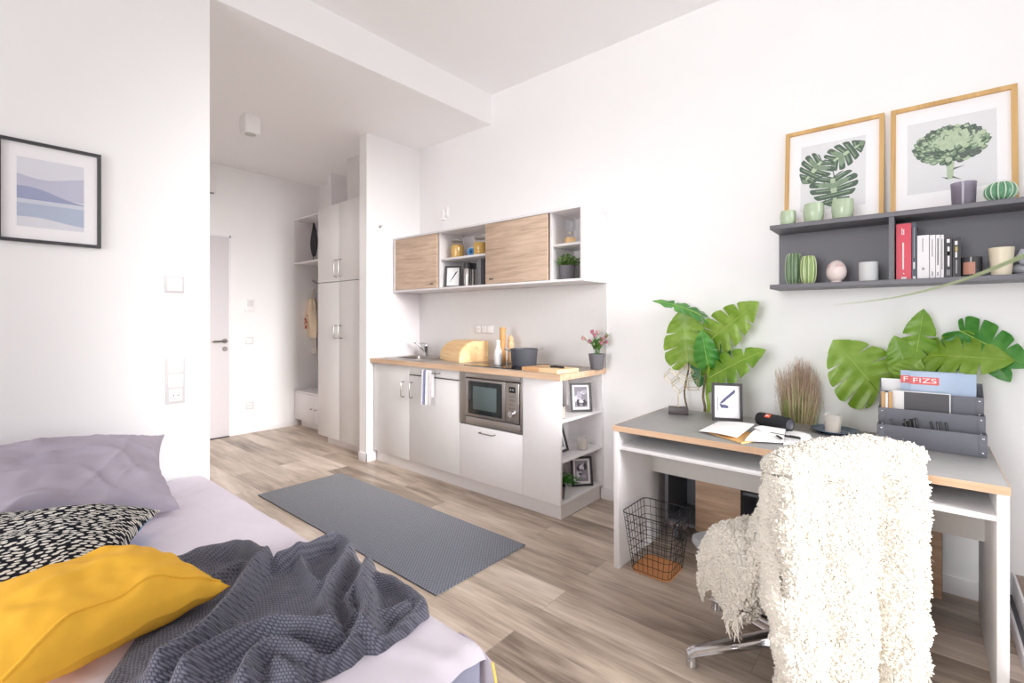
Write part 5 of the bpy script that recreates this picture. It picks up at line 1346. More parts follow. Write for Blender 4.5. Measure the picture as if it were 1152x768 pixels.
for i,(u0,u1,mm,lb) in enumerate(((991.5,996,'kraft','left kraft brown notebook spine in the middle organizer tier'),(996.2,999.0,'white','thin white booklet between the two kraft notebooks in the organizer'),(999.4,1004,'kraft','right kraft brown notebook spine beside the dark brochure in the organizer'))):
    xa,xb=atY(u0,441,2.68).x,atY(u1,441,2.68).x; zt_=atY(u0,440.2 if i!=1 else 441.5,2.68).z
    m_=mat('kraft spine',(206,166,116),.8,var=.05) if mm=='kraft' else PAPER
    t=thing('booklet',lb,'notebook',(xa,2.672,zb_)); O=t.location
    k=MB(O); k.box(xa,xb-.0004,2.672,2.694,zb_,zt_,0,.0012); k.build('cover',m_,t)
    k=MB(O); k.box(xa+.001,xb-.0014,2.6735,2.692,zt_,zt_+.0006); k.build('page_edge',PAPER,t)
# pens in the front tier
for i,(u,v,le,L_) in enumerate(((1010,484,-.75,.10),(1018,487,-.35,.092),(1022,487,-.25,.092),(1027,487,-.3,.094),(1031,486,-.35,.098),(1046,490,-.3,.088),(1051,490,-.18,.09),(1056,490,-.25,.094),(1062,491,-.25,.088))):
    p=atY(u,v,2.635); r_=random.Random(i)
    names=['black pen lying far over at the left end of the front organizer tier','second black pen from the left in the front organizer tier','third black pen from the left in the front organizer tier','fourth black pen from the left in the front organizer tier','black pen just left of the black notebook in the organizer','black pen just right of the black notebook in the organizer','third black pen from the right in the front organizer tier','second black pen from the right in the front organizer tier','black pen at the right end of the pens in the front tier']
    y_=2.618+.006*(i%3); zt_=p.z; 
    t=thing('pen',names[i],'pen',(p.x+.02,y_,zD+.0042),group='black pens in the letter organizer',rot=Euler((0,le*.55,0)))
    hh=(atY(u,v-15 if i else v-11,y_).z-zD)/math.cos(le*.55)
    k=MB(); k.tube([(0,0,0),(0,0,.008),(0,0,hh-.004),(0,0,hh)],[.0015,.0042,.0042,.003],10); k.build('barrel',BLACK,t); k=MB(); k.box(-.001,.001,-.0068,-.004,hh-.035,hh-.004); k.build('clip',mat('grey pen clip',(120,120,126),.4),t)
p=atY(1040,486,2.64)
t=thing('pocket_notebook','small black notebook leaning among the pens in the front organizer tier','notebook',(p.x+.012,2.645,zD+.0045),rot=Euler((0,-.62,0)))
hh=.098; MB().box(-.022,.022,0,.007,0.012,hh+.02,0,.0015).build('cover',BLACK,t); MB().box(-.021,.0225,.0012,.0058,.013,hh+.0206).build('pages',mat('grey page edge',(140,140,146),.8),t)

# ================================================================ WALL SHELF
WX0,WX1,WYF,WB0,WB1,WT0,WT1=-.599,.62,2.755,1.412,1.434,1.718,1.739
SHM=mat('grey wall shelf board',(112,111,117),.5,var=.02)
t=thing('wall_shelf','dark grey two board wall shelf with upright divider above the desk','shelf',(0,2.87,WB0)); O=t.location
for z0,z1 in((WB0,WB1),(WT0,WT1)): MB(O).box(WX0,WX1,WYF,YW-.001,z0,z1,0,.0008).build('board',SHM,t)
MB(O).box(WX0,WX1,YW-.016,YW-.001,WB1,WT0).build('back_panel',SHM,t)
dx_=atY(1003,280,WYF+.01).x
for x in(dx_,.50): MB(O).box(x-.010,x+.010,WYF+.006,YW-.016,WB1,WT0,0,.0006).build('divider',SHM,t)
zS=WB1+.0006; zT=WT1+.0006
# pictures leaning on the wall
GRN=[mat('print grey ground',(226,226,228),.85,var=.01),mat('print leaf dark',(92,110,96),.85,var=.12,scale=60),mat('print leaf mid',(136,156,132),.85,var=.12,scale=60),mat('print leaf pale',(184,200,172),.85,var=.1,scale=60),mat('print shade',(110,118,112),.85,var=.1)]
def art_leaf(k,y,c,tip,w,order):
    X=Vector((tip[0]-c[0],tip[1]-c[1])); L=X.length; X.normalize(); Y=Vector((-X.y,X.x)); n=0
    for g in leaf_shape(8,.26,.18,4,8,w):
        n+=1
        for i in range(len(g)-1):
            for j in range(len(g[0])-1):
                q=[g[i][j],g[i+1][j],g[i+1][j+1],g[i][j+1]]
                pts=[(c[0]+X.x*a*L+Y.x*b*L,c[1]+X.y*a*L+Y.y*b*L) for a,b in q]
                m_=3 if j==0 and n%2 else (2 if (i==1 and j<6) or (n%4==0 and j<5) else 1)
                k.add([(a,y-.00006*order,b) for a,b in pts],[(0,1,2,3)],m_)
def art_monstera(k,y):
    flat_art(k,[(-.140,.083),(.140,.083),(.140,.437),(-.140,.437)],y+.0002,0)
    for a,b in (((.0,.30),(.012,.24)),((.012,.24),(-.02,.16)),((-.06,.27),(-.02,.2)),((-.02,.16),(-.04,.085))):
        d=(Vector(b)-Vector(a)).normalized(); n_=Vector((-d.y,d.x))*.0025
        flat_art(k,[(a[0]+n_.x,a[1]+n_.y),(a[0]-n_.x,a[1]-n_.y),(b[0]-n_.x,b[1]-n_.y),(b[0]+n_.x,b[1]+n_.y)],y+.0001,4)
    art_leaf(k,y,(.002,.330),(.138,.405),.85,1); art_leaf(k,y,(-.045,.345),(-.130,.235),1.15,2); art_leaf(k,y,(.002,.245),(.018,.085),1.30,3)
def art_artichoke(k,y):
    flat_art(k,[(-.150,.10),(.150,.10),(.150,.44),(-.150,.44)],y+.0002,0)
    flat_art(k,[(-.012,.15),(.010,.15),(.014,.25),(-.012,.25)],y+.0001,3)
    r_=random.Random(8); cx_,cz_=.0,.315
    flat_art(k,blob(cx_,cz_,.122,.082,48,1,.015),y,1)
    n=0; RX,RZ=.124,.084
    for row in range(9):
        f=1-row/9; cnt=int(24*f)+4
        for i in range(cnt):
            a=math.pi*2*(i+.5*(row%2))/cnt+r_.uniform(-.08,.08); px_=cx_+RX*f*.93*math.cos(a); pz_=cz_-.006+RZ*f*.93*math.sin(a)+.004*row
            up=Vector(((px_-cx_)*.9,(pz_-cz_)*.7+.045)); up.normalize(); sd=Vector((-up.y,up.x)); L_=.016+.006*r_.random(); W_=.0115+.003*r_.random()
            shp=[(0,-.6),(.7,-.4),(1,.1),(.75,.6),(0,1.0),(-.75,.6),(-1,.1),(-.7,-.4)]
            pts=[(px_+sd.x*W_*s+up.x*L_*h,pz_+sd.y*W_*s+up.y*L_*h) for s,h in shp]
            n+=1; m_=r_.choice((1,2,2,3,4)) if row<5 else r_.choice((2,3,3))
            flat_art(k,pts,y-.00003*n,m_)
            flat_art(k,[(px_+sd.x*W_*s*.6+up.x*L_*h,pz_+sd.y*W_*s*.6+up.y*L_*h) for s,h in((0,-.4),(.7,.0),(.6,.5),(0,.75),(-.1,.2))],y-.00003*n-.000015,(2,2,3,3,1)[m_])
    for a,b,c_ in(((.008,.19),(.05,.205),(.012,.2)),((.006,.155),(.04,.14),(.008,.163)),((-.01,.15),(-.03,.165),(-.008,.158)),((.01,.23),(.06,.235),(.02,.24))): flat_art(k,[a,b,c_],y,4)
def lean_pic(label,uL,uR,art):
    y_=2.935; xa=atY(uL,180,YW-.03).x; xb=atY(uR,180,YW-.03).x
    w_=.425 ; h_=.525
    return frame('picture_frame',label,((xa+xb)/2,y_,zT),0,w_,h_,.019,.02,GOLDWOOD,None,art,GRN,lean=math.asin(.047/h_),stand=False)
lean_pic('oak framed print of three monstera leaves leaning on the wall above the shelf',883.5,995,art_monstera)
lean_pic('oak framed print of a green artichoke leaning on the wall above the shelf',1002,1145,art_artichoke)
# candles on top
SAGE=mat('sage green glass',(178,194,166),.22,var=.03); SAGEW=mat('sage wax',(196,206,178),.5)
def sage(label,u,v,wpx,hpx,y_):
    p=atY(u,v,y_); r=szw(wpx,p)/2; h=sz(hpx,p)
    t=thing('candle',label,'candle',(p.x,y_,zT))
    MB().lathe([(0,0),(r*.82,0),(r*.88,.003),(r*.99,h*.4),(r*1.0,h*.6),(r*.92,h),(r*.86,h),(r*.9,h*.75),(0,h*.72)],n=36,cap=False).build('glass_cup',SAGE,t)
    k=MB(); k.lathe([(0,h*.725),(r*.89,h*.725),(r*.89,h*.74),(0,h*.745)],n=28,cap=False); k.build('wax',SAGEW,t); k=MB(); k.cyl((0,0,h*.74),(0,0,h*.84),.001,5); k.build('wick',INK,t)
sage('smallest sage green candle at the left end of the wall shelf top',886.5,249,18.5,15,2.79)
sage('middle sage green candle of the three on the wall shelf top',915.3,246,24,20,2.79)
sage('largest sage green candle before the monstera print on the wall shelf top',948,242,26,21,2.79)
p=atY(1084,227,2.80); r=szw(30.5,p)/2; h=sz(25,p)
t=thing('candle','lilac glass candle before the artichoke print on the wall shelf top','candle',(p.x,2.80,zT))
MB().lathe([(0,0),(r*.88,0),(r*.9,.003),(r,h),(r*.95,h),(r*.86,.006),(0,.006)],n=36,cap=False).build('glass_cup',glass('lilac glass',(206,200,212),.35,.15,.04),t)
k=MB(); k.lathe([(0,.007),(r*.85,.007),(r*.9,h*.55),(0,h*.57)],n=30,cap=False); k.build('wax',mat('mauve wax',(206,188,194),.5),t); k=MB(); k.cyl((0,0,h*.56),(0,0,h*.68),.001,5); k.build('wick',INK,t)
CACT=mat('green cactus glaze',(98,148,116),.25,var=.08); CACTW=mat('white cactus rib',(206,222,200),.35)
def cactus(name,label,loc,r,h,ribs,c1,c2,zz,dots=False,belly=.5,depth=.13):
    t=thing(name,label,'ornament',loc); n=ribs*8
    def f(u,v):
        a=2*math.pi*u; ph=math.pi*(.04+.90*v); 
        if v<=0: ph=math.pi*.10
        rr=r*math.sin(ph)**belly*(1-depth*(.5-.5*math.cos(ribs*a))) if 0<v<1 else (.5*r if v<=0 else .002)
        z=h*(.5-.5*math.cos(ph))-h*.01
        if v<=0: z=0
        if v>=1: z=h*.985
        return (rr*math.cos(a),rr*math.sin(a),max(0,z))
    k=MB(); k.grid(f,n,22,0,cu=True); k.build('cactus_body',c1,t,ang=80)
    for i in range(ribs):
        a=2*math.pi*i/ribs
        pts=[]
        for j in range(1,21):
            p_=Vector(f(i/ribs,j/21)); pts.append(p_*1.0+Vector((math.cos(a),math.sin(a),0))*.0006)
        k=MB()
        if dots:
            for q in range(26):
                s=.06+.86*q/25; p_=Vector(f(i/ribs,s)); k.sphere(p_+Vector((math.cos(a),math.sin(a),0))*.0005,.0019,6,4)
        else: k.tube(pts,[.0022]*20,5)
        k.build('rib',c2,t)
    return t
p=atY(1125.5,221,2.80); cactus('cactus_ornament','round green ribbed cactus ornament beside the lilac candle on the shelf top',(p.x,2.80,zT),szw(39,p)/2,sz(21.5,p),14,CACT,CACTW,zT,belly=.75)
p=atY(893,318,2.83); cactus('cactus_ornament','taller dotted green cactus ornament at the left end of the shelf',(p.x,2.83,zS),szw(20,p)/2,sz(36,p),12,mat('dark cactus glaze',(92,120,84),.3,var=.1),mat('cactus dots',(214,222,196),.4),zS,dots=True,belly=.42,depth=.08)
p=atY(909.5,317,2.80); cactus('cactus_ornament','striped light green cactus ornament right of the dotted cactus on the shelf',(p.x,2.80,zS),szw(17.5,p)/2,sz(32,p),9,mat('light cactus glaze',(138,162,104),.3,var=.08),mat('pale cactus rib',(212,220,172),.4),zS,belly=.45,depth=.12)
p=atY(941,316,2.80); r=szw(23.5,p)/2; h=sz(25,p)
t=thing('egg_ornament','blush ceramic egg ornament standing on the shelf between cactus and grey candle','ornament',(p.x,2.80,zS),face_to(p.x,2.80))
EGG=mat('blush ceramic',(226,210,206),.35,var=.03); MB().lathe([(0,0),(r*.55,0)]+[(r*math.sin(a)*(1+.07*math.cos(a)),h*(.5-.5*math.cos(a))*.99+.0006) for a in[R(28+ i*9.5) for i in range(16)]]+[(0,h)],n=36,cap=False).build('egg_body',EGG,t)
EGP=mat('rose egg motif',(206,172,172),.6); 
def eggpt(th,a,o=.0008):
    rr=r*math.sin(a)*(1+.07*math.cos(a))+o; return Vector((rr*math.sin(th),-rr*math.cos(th),h*(.5-.5*math.cos(a))))
for th0,sg in((.32,1),(-1.25,1)):
    k=MB()
    for j,(ra,w_) in enumerate(((.46,.055),(.30,.05),(.14,.05))):
        pts=[eggpt(th0+ra*math.cos(q*math.pi/12),R(112)+ra*.62*math.sin(q*math.pi/12)) for q in range(13)]
        k.tube(pts,.0011,5)
    pts=[eggpt(th0-.5+1.0*q/8,R(112)) for q in range(9)]; k.tube(pts,.0009,5)
    k.build('motif',EGP,t)
p=atY(977,315,2.80); r=szw(22.5,p)/2; h=sz(21,p)
t=thing('candle','pale grey candle pot on the shelf left of the divider','candle',(p.x,2.80,zS))
PG=mat('pale grey ceramic',(206,208,208),.5,var=.02); MB().lathe([(0,0),(r*.96,0),(r,.004),(r,h),(r*.92,h),(r*.91,h*.8),(0,h*.78)],n=36,cap=False).build('pot',PG,t); k=MB(); k.lathe([(0,h*.785),(r*.9,h*.785),(r*.9,h*.80),(0,h*.80)],n=28,cap=False); k.build('wax',WAX,t); k=MB(); k.cyl((0,0,h*.8),(0,0,h*.92),.001,5); k.build('wick',INK,t)
# books
REDB=mat('red book cover',(214,42,72),.4,var=.02); NAVY=mat('dark blue book cover',(66,72,88),.45); WB=mat('white book cover',(236,232,234),.5,var=.01); KB=mat('black book cover',(40,38,42),.45); GOLD=mat('gold spine print',(190,168,96),.5); GREYP=mat('grey spine print',(160,158,162),.6)
YB=2.80
def bx(u): return atY(u,290,YB).x
def bk(label,u0,u1,vt,cov,marks,D=.155,lean=0,dy=0):
    z=atY((u0+u1)/2,vt,YB).z-zS
    return book(label,bx(u0)+.0006,bx(u1)-.0006,YB+dy,YB+D,zS,z,cov,lean,marks,group=None)
bk('tall red book standing at the left of the shelf books, against the divider',1008.0,1025.3,251.5,REDB,[(.80,.92,.36,.42,WPRINT),(.80,.90,.48,.54,WPRINT),(.18,.66,.42,.52,WPRINT),(.01,.045,.35,.68,WPRINT),(.10,.115,.46,.54,WPRINT)])
bk('dark blue book standing between the red and the white books',1025.6,1031.4,250.5,NAVY,[(.38,.92,.4,.6,GREYP),(.18,.30,.3,.65,WPRINT),(.01,.05,.25,.75,WPRINT)])
bk('thickest white paperback right of the dark blue book',1031.7,1045.6,264.5,WB,[(.62,.93,.42,.5,GREYP),(.2,.26,.4,.6,GREYP),(.42,.95,.985,1.0,GREYP)])
bk('second white paperback, narrower, in the middle of the book row',1045.9,1052.4,264.2,WB,[(.5,.9,.35,.55,GREYP),(.05,.16,.35,.6,GREYP)])
bk('third white paperback with dark spine lettering',1052.6,1058.0,264.0,WB,[(.3,.92,.35,.6,DPRINT),(.06,.14,.3,.65,GREYP)])
bk('fourth white paperback beside the black books',1058.2,1062.0,264.0,WB,[(.2,.9,.3,.55,DPRINT)])
bk('black paperback with white and gold spine lettering right of the white books',1062.2,1071.5,267.5,KB,[(.88,.97,.3,.7,WPRINT),(.28,.78,.4,.66,WPRINT),(.55,.66,.4,.66,GOLD),(.06,.2,.3,.45,GREYP),(.06,.2,.55,.7,GREYP)])
bk('black paperback at the right end of the book row, beside the black candle',1071.8,1081.0,267.3,KB,[(.82,.92,.25,.6,WPRINT),(.66,.78,.3,.6,GOLD),(.5,.64,.3,.55,WPRINT),(.1,.44,.35,.55,GREYP)])
# candles right
p=atY(1093,306,2.82); r=szw(25,p)/2; h=sz(22,p)
t=thing('candle','black glass candle with copper label right of the books','candle',(p.x,2.825,zS),face_to(p.x,2.82,-.3,-1))
MB().lathe([(0,0),(r*.97,0),(r,.003),(r,h),(r*.94,h),(r*.93,h*.7),(0,h*.68)],n=36,cap=False).build('glass_cup',mat('smoky black glass',(58,56,60),.15),t)
k=MB(); k.grid(lambda u,v:((r+.0006)*math.sin((u-.5)*1.15),-(r+.0006)*math.cos((u-.5)*1.15),h*(.12+.62*v)),12,6); k.build('paper_label',mat('copper label',(186,132,112),.5),t,fix=False)
k=MB(); k.lathe([(0,h*.685),(r*.92,h*.685),(r*.92,h*.70),(0,h*.70)],n=28,cap=False); k.build('wax',WAX,t)
p=atY(1126.5,308,2.80); r=szw(30.5,p)/2; h=sz(31,p)
t=thing('candle','cream ceramic candle pot beside the seated figurine on the shelf','candle',(p.x,2.80,zS))
MB().lathe([(0,0),(r*.74,0),(r*.78,.003),(r*1.0,h*.97),(r*.98,h),(r*.92,h),(r*.9,h*.9),(0,h*.88)],n=36,cap=False).build('pot',mat('cream ceramic',(222,212,188),.4,var=.02),t); k=MB(); k.lathe([(0,h*.885),(r*.89,h*.885),(r*.89,h*.9),(0,h*.9)],n=28,cap=False); k.build('wax',WAX,t)
# seated figurine (partly outside the frame)
p=atY(1164,306,2.83); t=thing('seated_figurine','pale grey stone figurine seated cross-legged at the right edge of the shelf','figurine',(p.x+.008,2.86,zS),face_to(p.x,2.84,-.2,-1))
STN=mat('pale grey stone',(176,178,186),.8,var=.06,bump=.3,bscale=120)
k=MB(); s=1.0
k.lathe([(0,0),(.062,0),(.066,.006),(.060,.012),(0,.012)],n=32,cap=False,ry=.75)
k.build('base',STN,t)
k=MB(); k.sphere((0,0,.062),.036,20,12,0,(1.05,.72,1.35)); k.sphere((0,0,.10),.03,18,10,0,(1.25,.65,.6))
for e in(-1,1):
    k.tube([(e*.034,.0,.030),(e*.052,-.022,.026),(e*.030,-.040,.022),(-e*.010,-.042,.020)],[.019,.018,.014,.010],12)
    k.tube([(e*.034,0,.105),(e*.048,-.006,.075),(e*.034,-.026,.048),(e*.006,-.036,.040)],[.013,.012,.010,.008],10)
k.tube([(0,0,.105),(0,-.002,.125)],[.013,.012],12)
k.build('body',STN,t)
k=MB(); k.sphere((0,-.003,.142),.0215,20,14,0,(.92,.98,1.15)); k.sphere((0,0,.163),.010,14,8)
for e in(-1,1): k.sphere((e*.020,0,.137),.006,10,8,0,(.5,.7,1.5))
k.sphere((0,-.024,.139),.0042,10,8,0,(.8,.9,1.3)); k.build('head',STN,t)

# ================================================================ PICTURE ON THE LEFT WALL
BH=[mat('print mist',(222,222,230),.85,var=.02,scale=10),mat('print far hill',(196,196,214),.85,var=.03,scale=10),mat('print near hill',(158,164,194),.85,var=.05,scale=10),mat('print water',(180,190,210),.85,var=.05,scale=8),mat('print pale water',(208,212,224),.85,var=.03,scale=8)]
def art_hills(k,y):
    X0,X1,Z0,Z1=-.102,.102,.064,.345
    flat_art(k,[(X0,Z0),(X1,Z0),(X1,Z1),(X0,Z1)],y+.0002,0)
    W=X1-X0
    def band(top,bot,m,o):
        n=24
        for i in range(n):
            a,b=i/n,(i+1)/n; k.add([(X0+W*a,y-o,Z0+(Z1-Z0)*bot(a)),(X0+W*b,y-o,Z0+(Z1-Z0)*bot(b)),(X0+W*b,y-o,Z0+(Z1-Z0)*top(b)),(X0+W*a,y-o,Z0+(Z1-Z0)*top(a))],[(0,1,2,3)],m)
    band(lambda s:.76-.05*math.sin(s*4.2)+.0*s,lambda s:.44,1,0)
    band(lambda s:.58-.16*s**1.4+.02*math.sin(s*6),lambda s:.385,2,.0001)
    band(lambda s:.40-.0*s,lambda s:.34,4,.00015)
    band(lambda s:.36,lambda s:.20+.05*math.sin(s*5+1),3,.0001)
    band(lambda s:.32-.02*math.sin(s*4),lambda s:.14-.05*s+.02*math.sin(s*5),3,.0002)
pa=atX(0,152,XL+.01); pb=atX(113.5,174.7,XL+.01); pz0=atX(113.5,279.5,XL+.01).z
wd=.317
frame('picture_frame','black framed watercolour of blue hills hanging on the left wall',(XL+.0015,pb.y-wd/2,pz0),R(90),wd,pb.z-pz0,.0125,.016,FRAMEM,None,art_hills,BH,stand=False)
# ================================================================ OFFICE CHAIR
CC=Vector((-.375,1.985,0)); FA=R(150)
t=thing('office_chair','grey swivel office chair with polished star base under the fluffy white throw','office chair',CC,FA)   # local +x = facing direction
SEATM=mat('grey chair shell',(150,152,156),.5,var=.02); SEATD=mat('dark grey seat pad',(92,94,100),.85,var=.06,bump=.3)
def rsq(u,rx,ry,n=.42):
    a=2*math.pi*u; c,s=math.cos(a),math.sin(a); return math.copysign(abs(c)**n,c)*rx,math.copysign(abs(s)**n,s)*ry
def seat(zs,fs,rx,ry,ox=0):
    k=MB()
    def f(u,v):
        i=v*(len(zs)-1); j=min(int(i),len(zs)-2); q=i-j; z=zs[j]*(1-q)+zs[j+1]*q; s=fs[j]*(1-q)+fs[j+1]*q
        x,y=rsq(u,rx*s,ry*s); z+=-.02*max(0,(x/rx))**3+.012*(y/ry)**2*(1 if z>.39 else 0)
        return (x+ox,y,z)
    k.grid(f,56,len(zs)*3,0,cu=True); return k
seat([.355,.356,.36,.385,.400,.401],[0.01,.86,.94,1.0,.985,.01],.265,.245,.025).build('seat_shell',SEATM,t)
seat([.4005,.402,.416,.422,.423],[.01,.90,.90,.82,.01],.25,.235,.01).build('seat_pad',SEATD,t)
k=MB()
def back(side):
    def f(u,v):
        a=2*u-1; z=.50+.33*v; w=.205*(1-.12*max(0,2*v-1)**4-.1*max(0,1-2*v)**4); y=a*w
        x=-.225-.03*v+ .035*a*a*1.0; return (x+(.012 if side else -.012)*(1-abs(a)**6*.7),y,z)
    return f
k.grid(back(0),24,20); k.grid(back(1),24,20)
k.grid(lambda u,v:Vector(back(0)(u,1)).lerp(Vector(back(1)(u,1)),v),24,3); k.grid(lambda u,v:Vector(back(0)(u,0)).lerp(Vector(back(1)(u,0)),v),24,3)
k.grid(lambda u,v:Vector(back(0)(0,u)).lerp(Vector(back(1)(0,u)),v),20,3); k.grid(lambda u,v:Vector(back(0)(1,u)).lerp(Vector(back(1)(1,u)),v),20,3)
k.build('backrest',SEATM,t)
k=MB(); k.tube([(-.05,0,.345),(-.20,0,.35),(-.245,0,.40),(-.25,0,.58)],[.022,.02,.018,.016],10,flat=1.6); k.build('back_support',CHAR,t)
k=MB(); k.box(-.09,.09,-.07,.07,.322,.356,0,.01); k.build('tilt_housing',CHAR,t)
k=MB(); k.tube([(.02,.06,.338),(.03,.16,.335),(.03,.22,.33)],[.006,.006,.009],8); k.build('height_lever',CHAR,t)
k=MB(); k.lathe([(.026,.13),(.026,.24),(.016,.241),(.016,.325)],n=20); k.build('gas_column',CHROME,t)
k=MB(); k.lathe([(.0,.058),(.028,.058),(.046,.068),(.050,.095),(.046,.118),(.034,.132),(.0,.135)],n=32); k.build('base_hub',CHROME,t)
fd=Vector((-.64,1.744))-Vector((CC.x,CC.y)); LR=fd.length+.0
a0=math.atan2(fd.y,fd.x)-FA
for i in range(5):
    a=a0+i*2*math.pi/5; d=Vector((math.cos(a),math.sin(a),0)); s=Vector((-d.y,d.x,0)); k=MB()
    def leg(u,v):
        r_=.03+(LR+.012-.03)*v; zt=.122-.060*v; th=.046-.016*v; w=.030-.011*v
        if v>.93: zt-=.012*((v-.93)/.07)**2
        c=2*math.pi*u; yy=math.copysign(abs(math.cos(c))**.45,math.cos(c))*w*(1 if math.sin(c)<0 else .8); zz=math.copysign(abs(math.sin(c))**.45,math.sin(c))*th*.5
        return d*r_+s*yy+Vector((0,0,zt-th*.5+zz))
    k.grid(leg,28,16,0,cu=True); k.add([leg(q/28,1) for q in range(28)],[tuple(range(28))],0)
    lg=k.build('leg',CHROME,t)
    k=MB(); k.lathe([(.017,.042),(.018,.012),(.0205,.004),(.0205,.0),(0,0)],c=d*(LR-.008),n=20); k.build('glide',CHROME,lg)
# ---- fluffy white throw
TH_=MB(); FX=Vector((math.cos(FA),math.sin(FA),0)); LY=Vector((-FX.y,FX.x,0))    # facing, and the sitter's left (towards the camera)
def smooth(a,b,x): x=max(0,min(1,(x-a)/(b-a))); return x*x*(3-2*x)
ctr=CC
Lp=Vector((-.335,1.640,0)); Rp=Vector((-.030,2.090,0)); OUT=Vector((-FX.x,-FX.y,0))
def fold(p,zf):
    # vertical folds, stronger towards the hem
    return (.034*math.exp(-((p-.80)/.085)**2)+.030*math.exp(-((p-.42)/.16)**2)-.040*math.exp(-((p-.645)/.05)**2)+.02*math.exp(-((p-.12)/.1)**2)-.018*math.exp(-((p-.24)/.06)**2))*(.35+.65*zf)
def topz(p): return cr([(.835,),(.862,),(.872,),(.872,),(.858,),(.835,)],p)[0]
def outer(p,s):
    """s 0 at the top ridge, 1 at the hem"""
    z0=topz(p); zb=.055+.03*math.sin(p*7)
    base=Lp.lerp(Rp,p); 
    spread=.0+.045*s*(1-p)*0
    z=z0-(z0-zb)*s
    # the left edge is drawn in at seat height where the cloth wraps round, then falls outwards again
    pin=math.exp(-((z-.47)/.13)**2)*.05*(1-p)**2
    o=.03+.025*min(1,s*6)+fold(p,s)-pin
    q=base+OUT*o
    q-= (Rp-Lp).normalized()*(.02*(1-p)**2*(smooth(.75,.95,z)*-1.5+smooth(.35,.0,z)*-.8)) 
    return Vector((q.x,q.y,z))
def top_round(p,a):
    b=Lp.lerp(Rp,p); z0=topz(p)-.045; return Vector((b.x,b.y,z0))+OUT*(.0+.055*math.cos(a))+Vector((0,0,.045*math.sin(a)))
def inner(p,s):
    b=Lp.lerp(Rp,p); z0=topz(p)-.045; z=z0-(z0-.50)*s
    return Vector((b.x,b.y,z))+FX*(.055+.05*s*s)
NP=64; prof=[]
for i in range(NP+1):
    p=i/NP; row=[]
    for j in range(46): row.append(outer(p,1-j/46*.95))
    w=outer(p,.05)
    for j in range(9): 
        a=j/8*math.pi; tr=top_round(p,a); row.append(tr if j>1 else tr.lerp(w,.5-.25*j))
    for j in range(1,18): row.append(inner(p,j/17))
    prof.append(row)
K_=len(prof[0])
TH_.grid(lambda u,v:prof[int(round(u*NP))][int(round(v*(K_-1)))],NP+1,K_)
# side closures, rounded
for i,sg in((0,-1),(NP,1)):
    row=prof[i]; m_=46; D_=(Rp-Lp).normalized()*sg
    def side(u,v):
        j=int(round(u*44)); a=row[j+1]; z=a.z
        jb=min(K_-1,46+9+int(max(0,min(1,(topz(i/NP)-.045-z)/(topz(i/NP)-.545)))*17)-1)
        b=row[jb] if z>.5 else Vector((a.x,a.y,z))+FX*(.085+.01*math.sin(z*20))
        b=Vector((b.x,b.y,z)); return a.lerp(b,v)+D_*(.022*math.sin(math.pi*v))
    TH_.grid(side,45,10)
# the part that falls over the seat and hangs at the camera side
def seatpart(u,v):
    """u along facing direction from the back to the front, v across from under the back to the hanging hem"""
    xf=-.235+.352*u                      # along facing
    # path across: starts right of centre on the seat, runs left, rounds the seat edge, hangs
    wid=.235+.02*math.sin(u*5)-.07*(1-smooth(0,.35,u)); hang=.05+.17*smooth(.22,.72,u)-.04*smooth(.85,1,u)+.12*(1-smooth(0,.25,u))
    tot=wid+.10+hang; s=v*tot
    ztop=.50+.32*(1-smooth(0,.42,u))+.015*math.sin(u*9)-.03*smooth(.8,1,u)
    if s<wid: y=-.03+s; z=ztop+.015*math.sin(s*14+u*6)
    elif s<wid+.10:
        a=(s-wid)/.10*math.pi/2; y=-.03+wid+.064*math.sin(a); z=ztop-.064*(1-math.cos(a))
    else: 
        q=s-wid-.10; y=-.03+wid+.064+.012*math.sin(q*18+u*7)-.04*q; z=ztop-.064-q*1.0
    bul=.02*n3(u*4,v*5,2.0)
    P_=CC+FX*(xf+bul)+LY*(y+bul)+Vector((0,0,z+bul))
    return P_
TH_.grid(seatpart,44,60)
# rounded cap at both ends of the ridge
for i in(0,NP):
    arc=prof[i][46:55]; cc_=sum(arc,Vector())/len(arc)-Vector((0,0,.03)); D_=(Rp-Lp).normalized()*(-1 if i==0 else 1)
    TH_.grid(lambda u,v:arc[int(round(u*8))].lerp(cc_,v)+D_*(.03*math.sin(v*math.pi/2)),9,7)
# thick folded edge running down the camera side of the back
EP=[Lp+OUT*a+(Rp-Lp).normalized()*b+Vector((0,0,z)) for a,b,z in((.0,.035,.80),(.01,.025,.72),(.012,.02,.62),(.015,.025,.52),(.02,.03,.42))]
EP=[Vector(cr([tuple(q) for q in EP],i/22)) for i in range(23)]
TH_.tube(EP,[.028+.018*math.sin(math.pi*min(1,(i+3)/24)) for i in range(23)],18)
# shoulder of cloth filling the corner between back and seat
SP=[Lp+Vector((0,0,.78))+FX*.02+(Rp-Lp).normalized()*.10,Lp+Vector((0,0,.70))+FX*.05+(Rp-Lp).normalized()*.10,CC-FX*.13+LY*.14+Vector((0,0,.60)),CC-FX*.05+LY*.13+Vector((0,0,.50))]
SP=[Vector(cr([tuple(q) for q in SP],i/20)) for i in range(21)]
TH_.tube(SP,[.02+.05*min(1,i/4)+.015*i/20 for i in range(21)],20)
# its front end closes down to the pad
TH_.grid(lambda u,v:seatpart(1,u*.97)+FX*(.05*math.sin(v*math.pi/2))-Vector((0,0,1))*(.075*(1-math.cos(v*math.pi/2))*(1 if True else 0))-LY*(.0),50,8)
TH_.grid(lambda u,v:seatpart(u,1)-LY*(.10*v)-Vector((0,0,.02*math.sin(v*3.14))),44,6)
THROW=mat('cream boucle wool',(226,220,209),.95,var=.02,scale=25,bump=.8,bscale=150,spec=.1,sheen=.3)
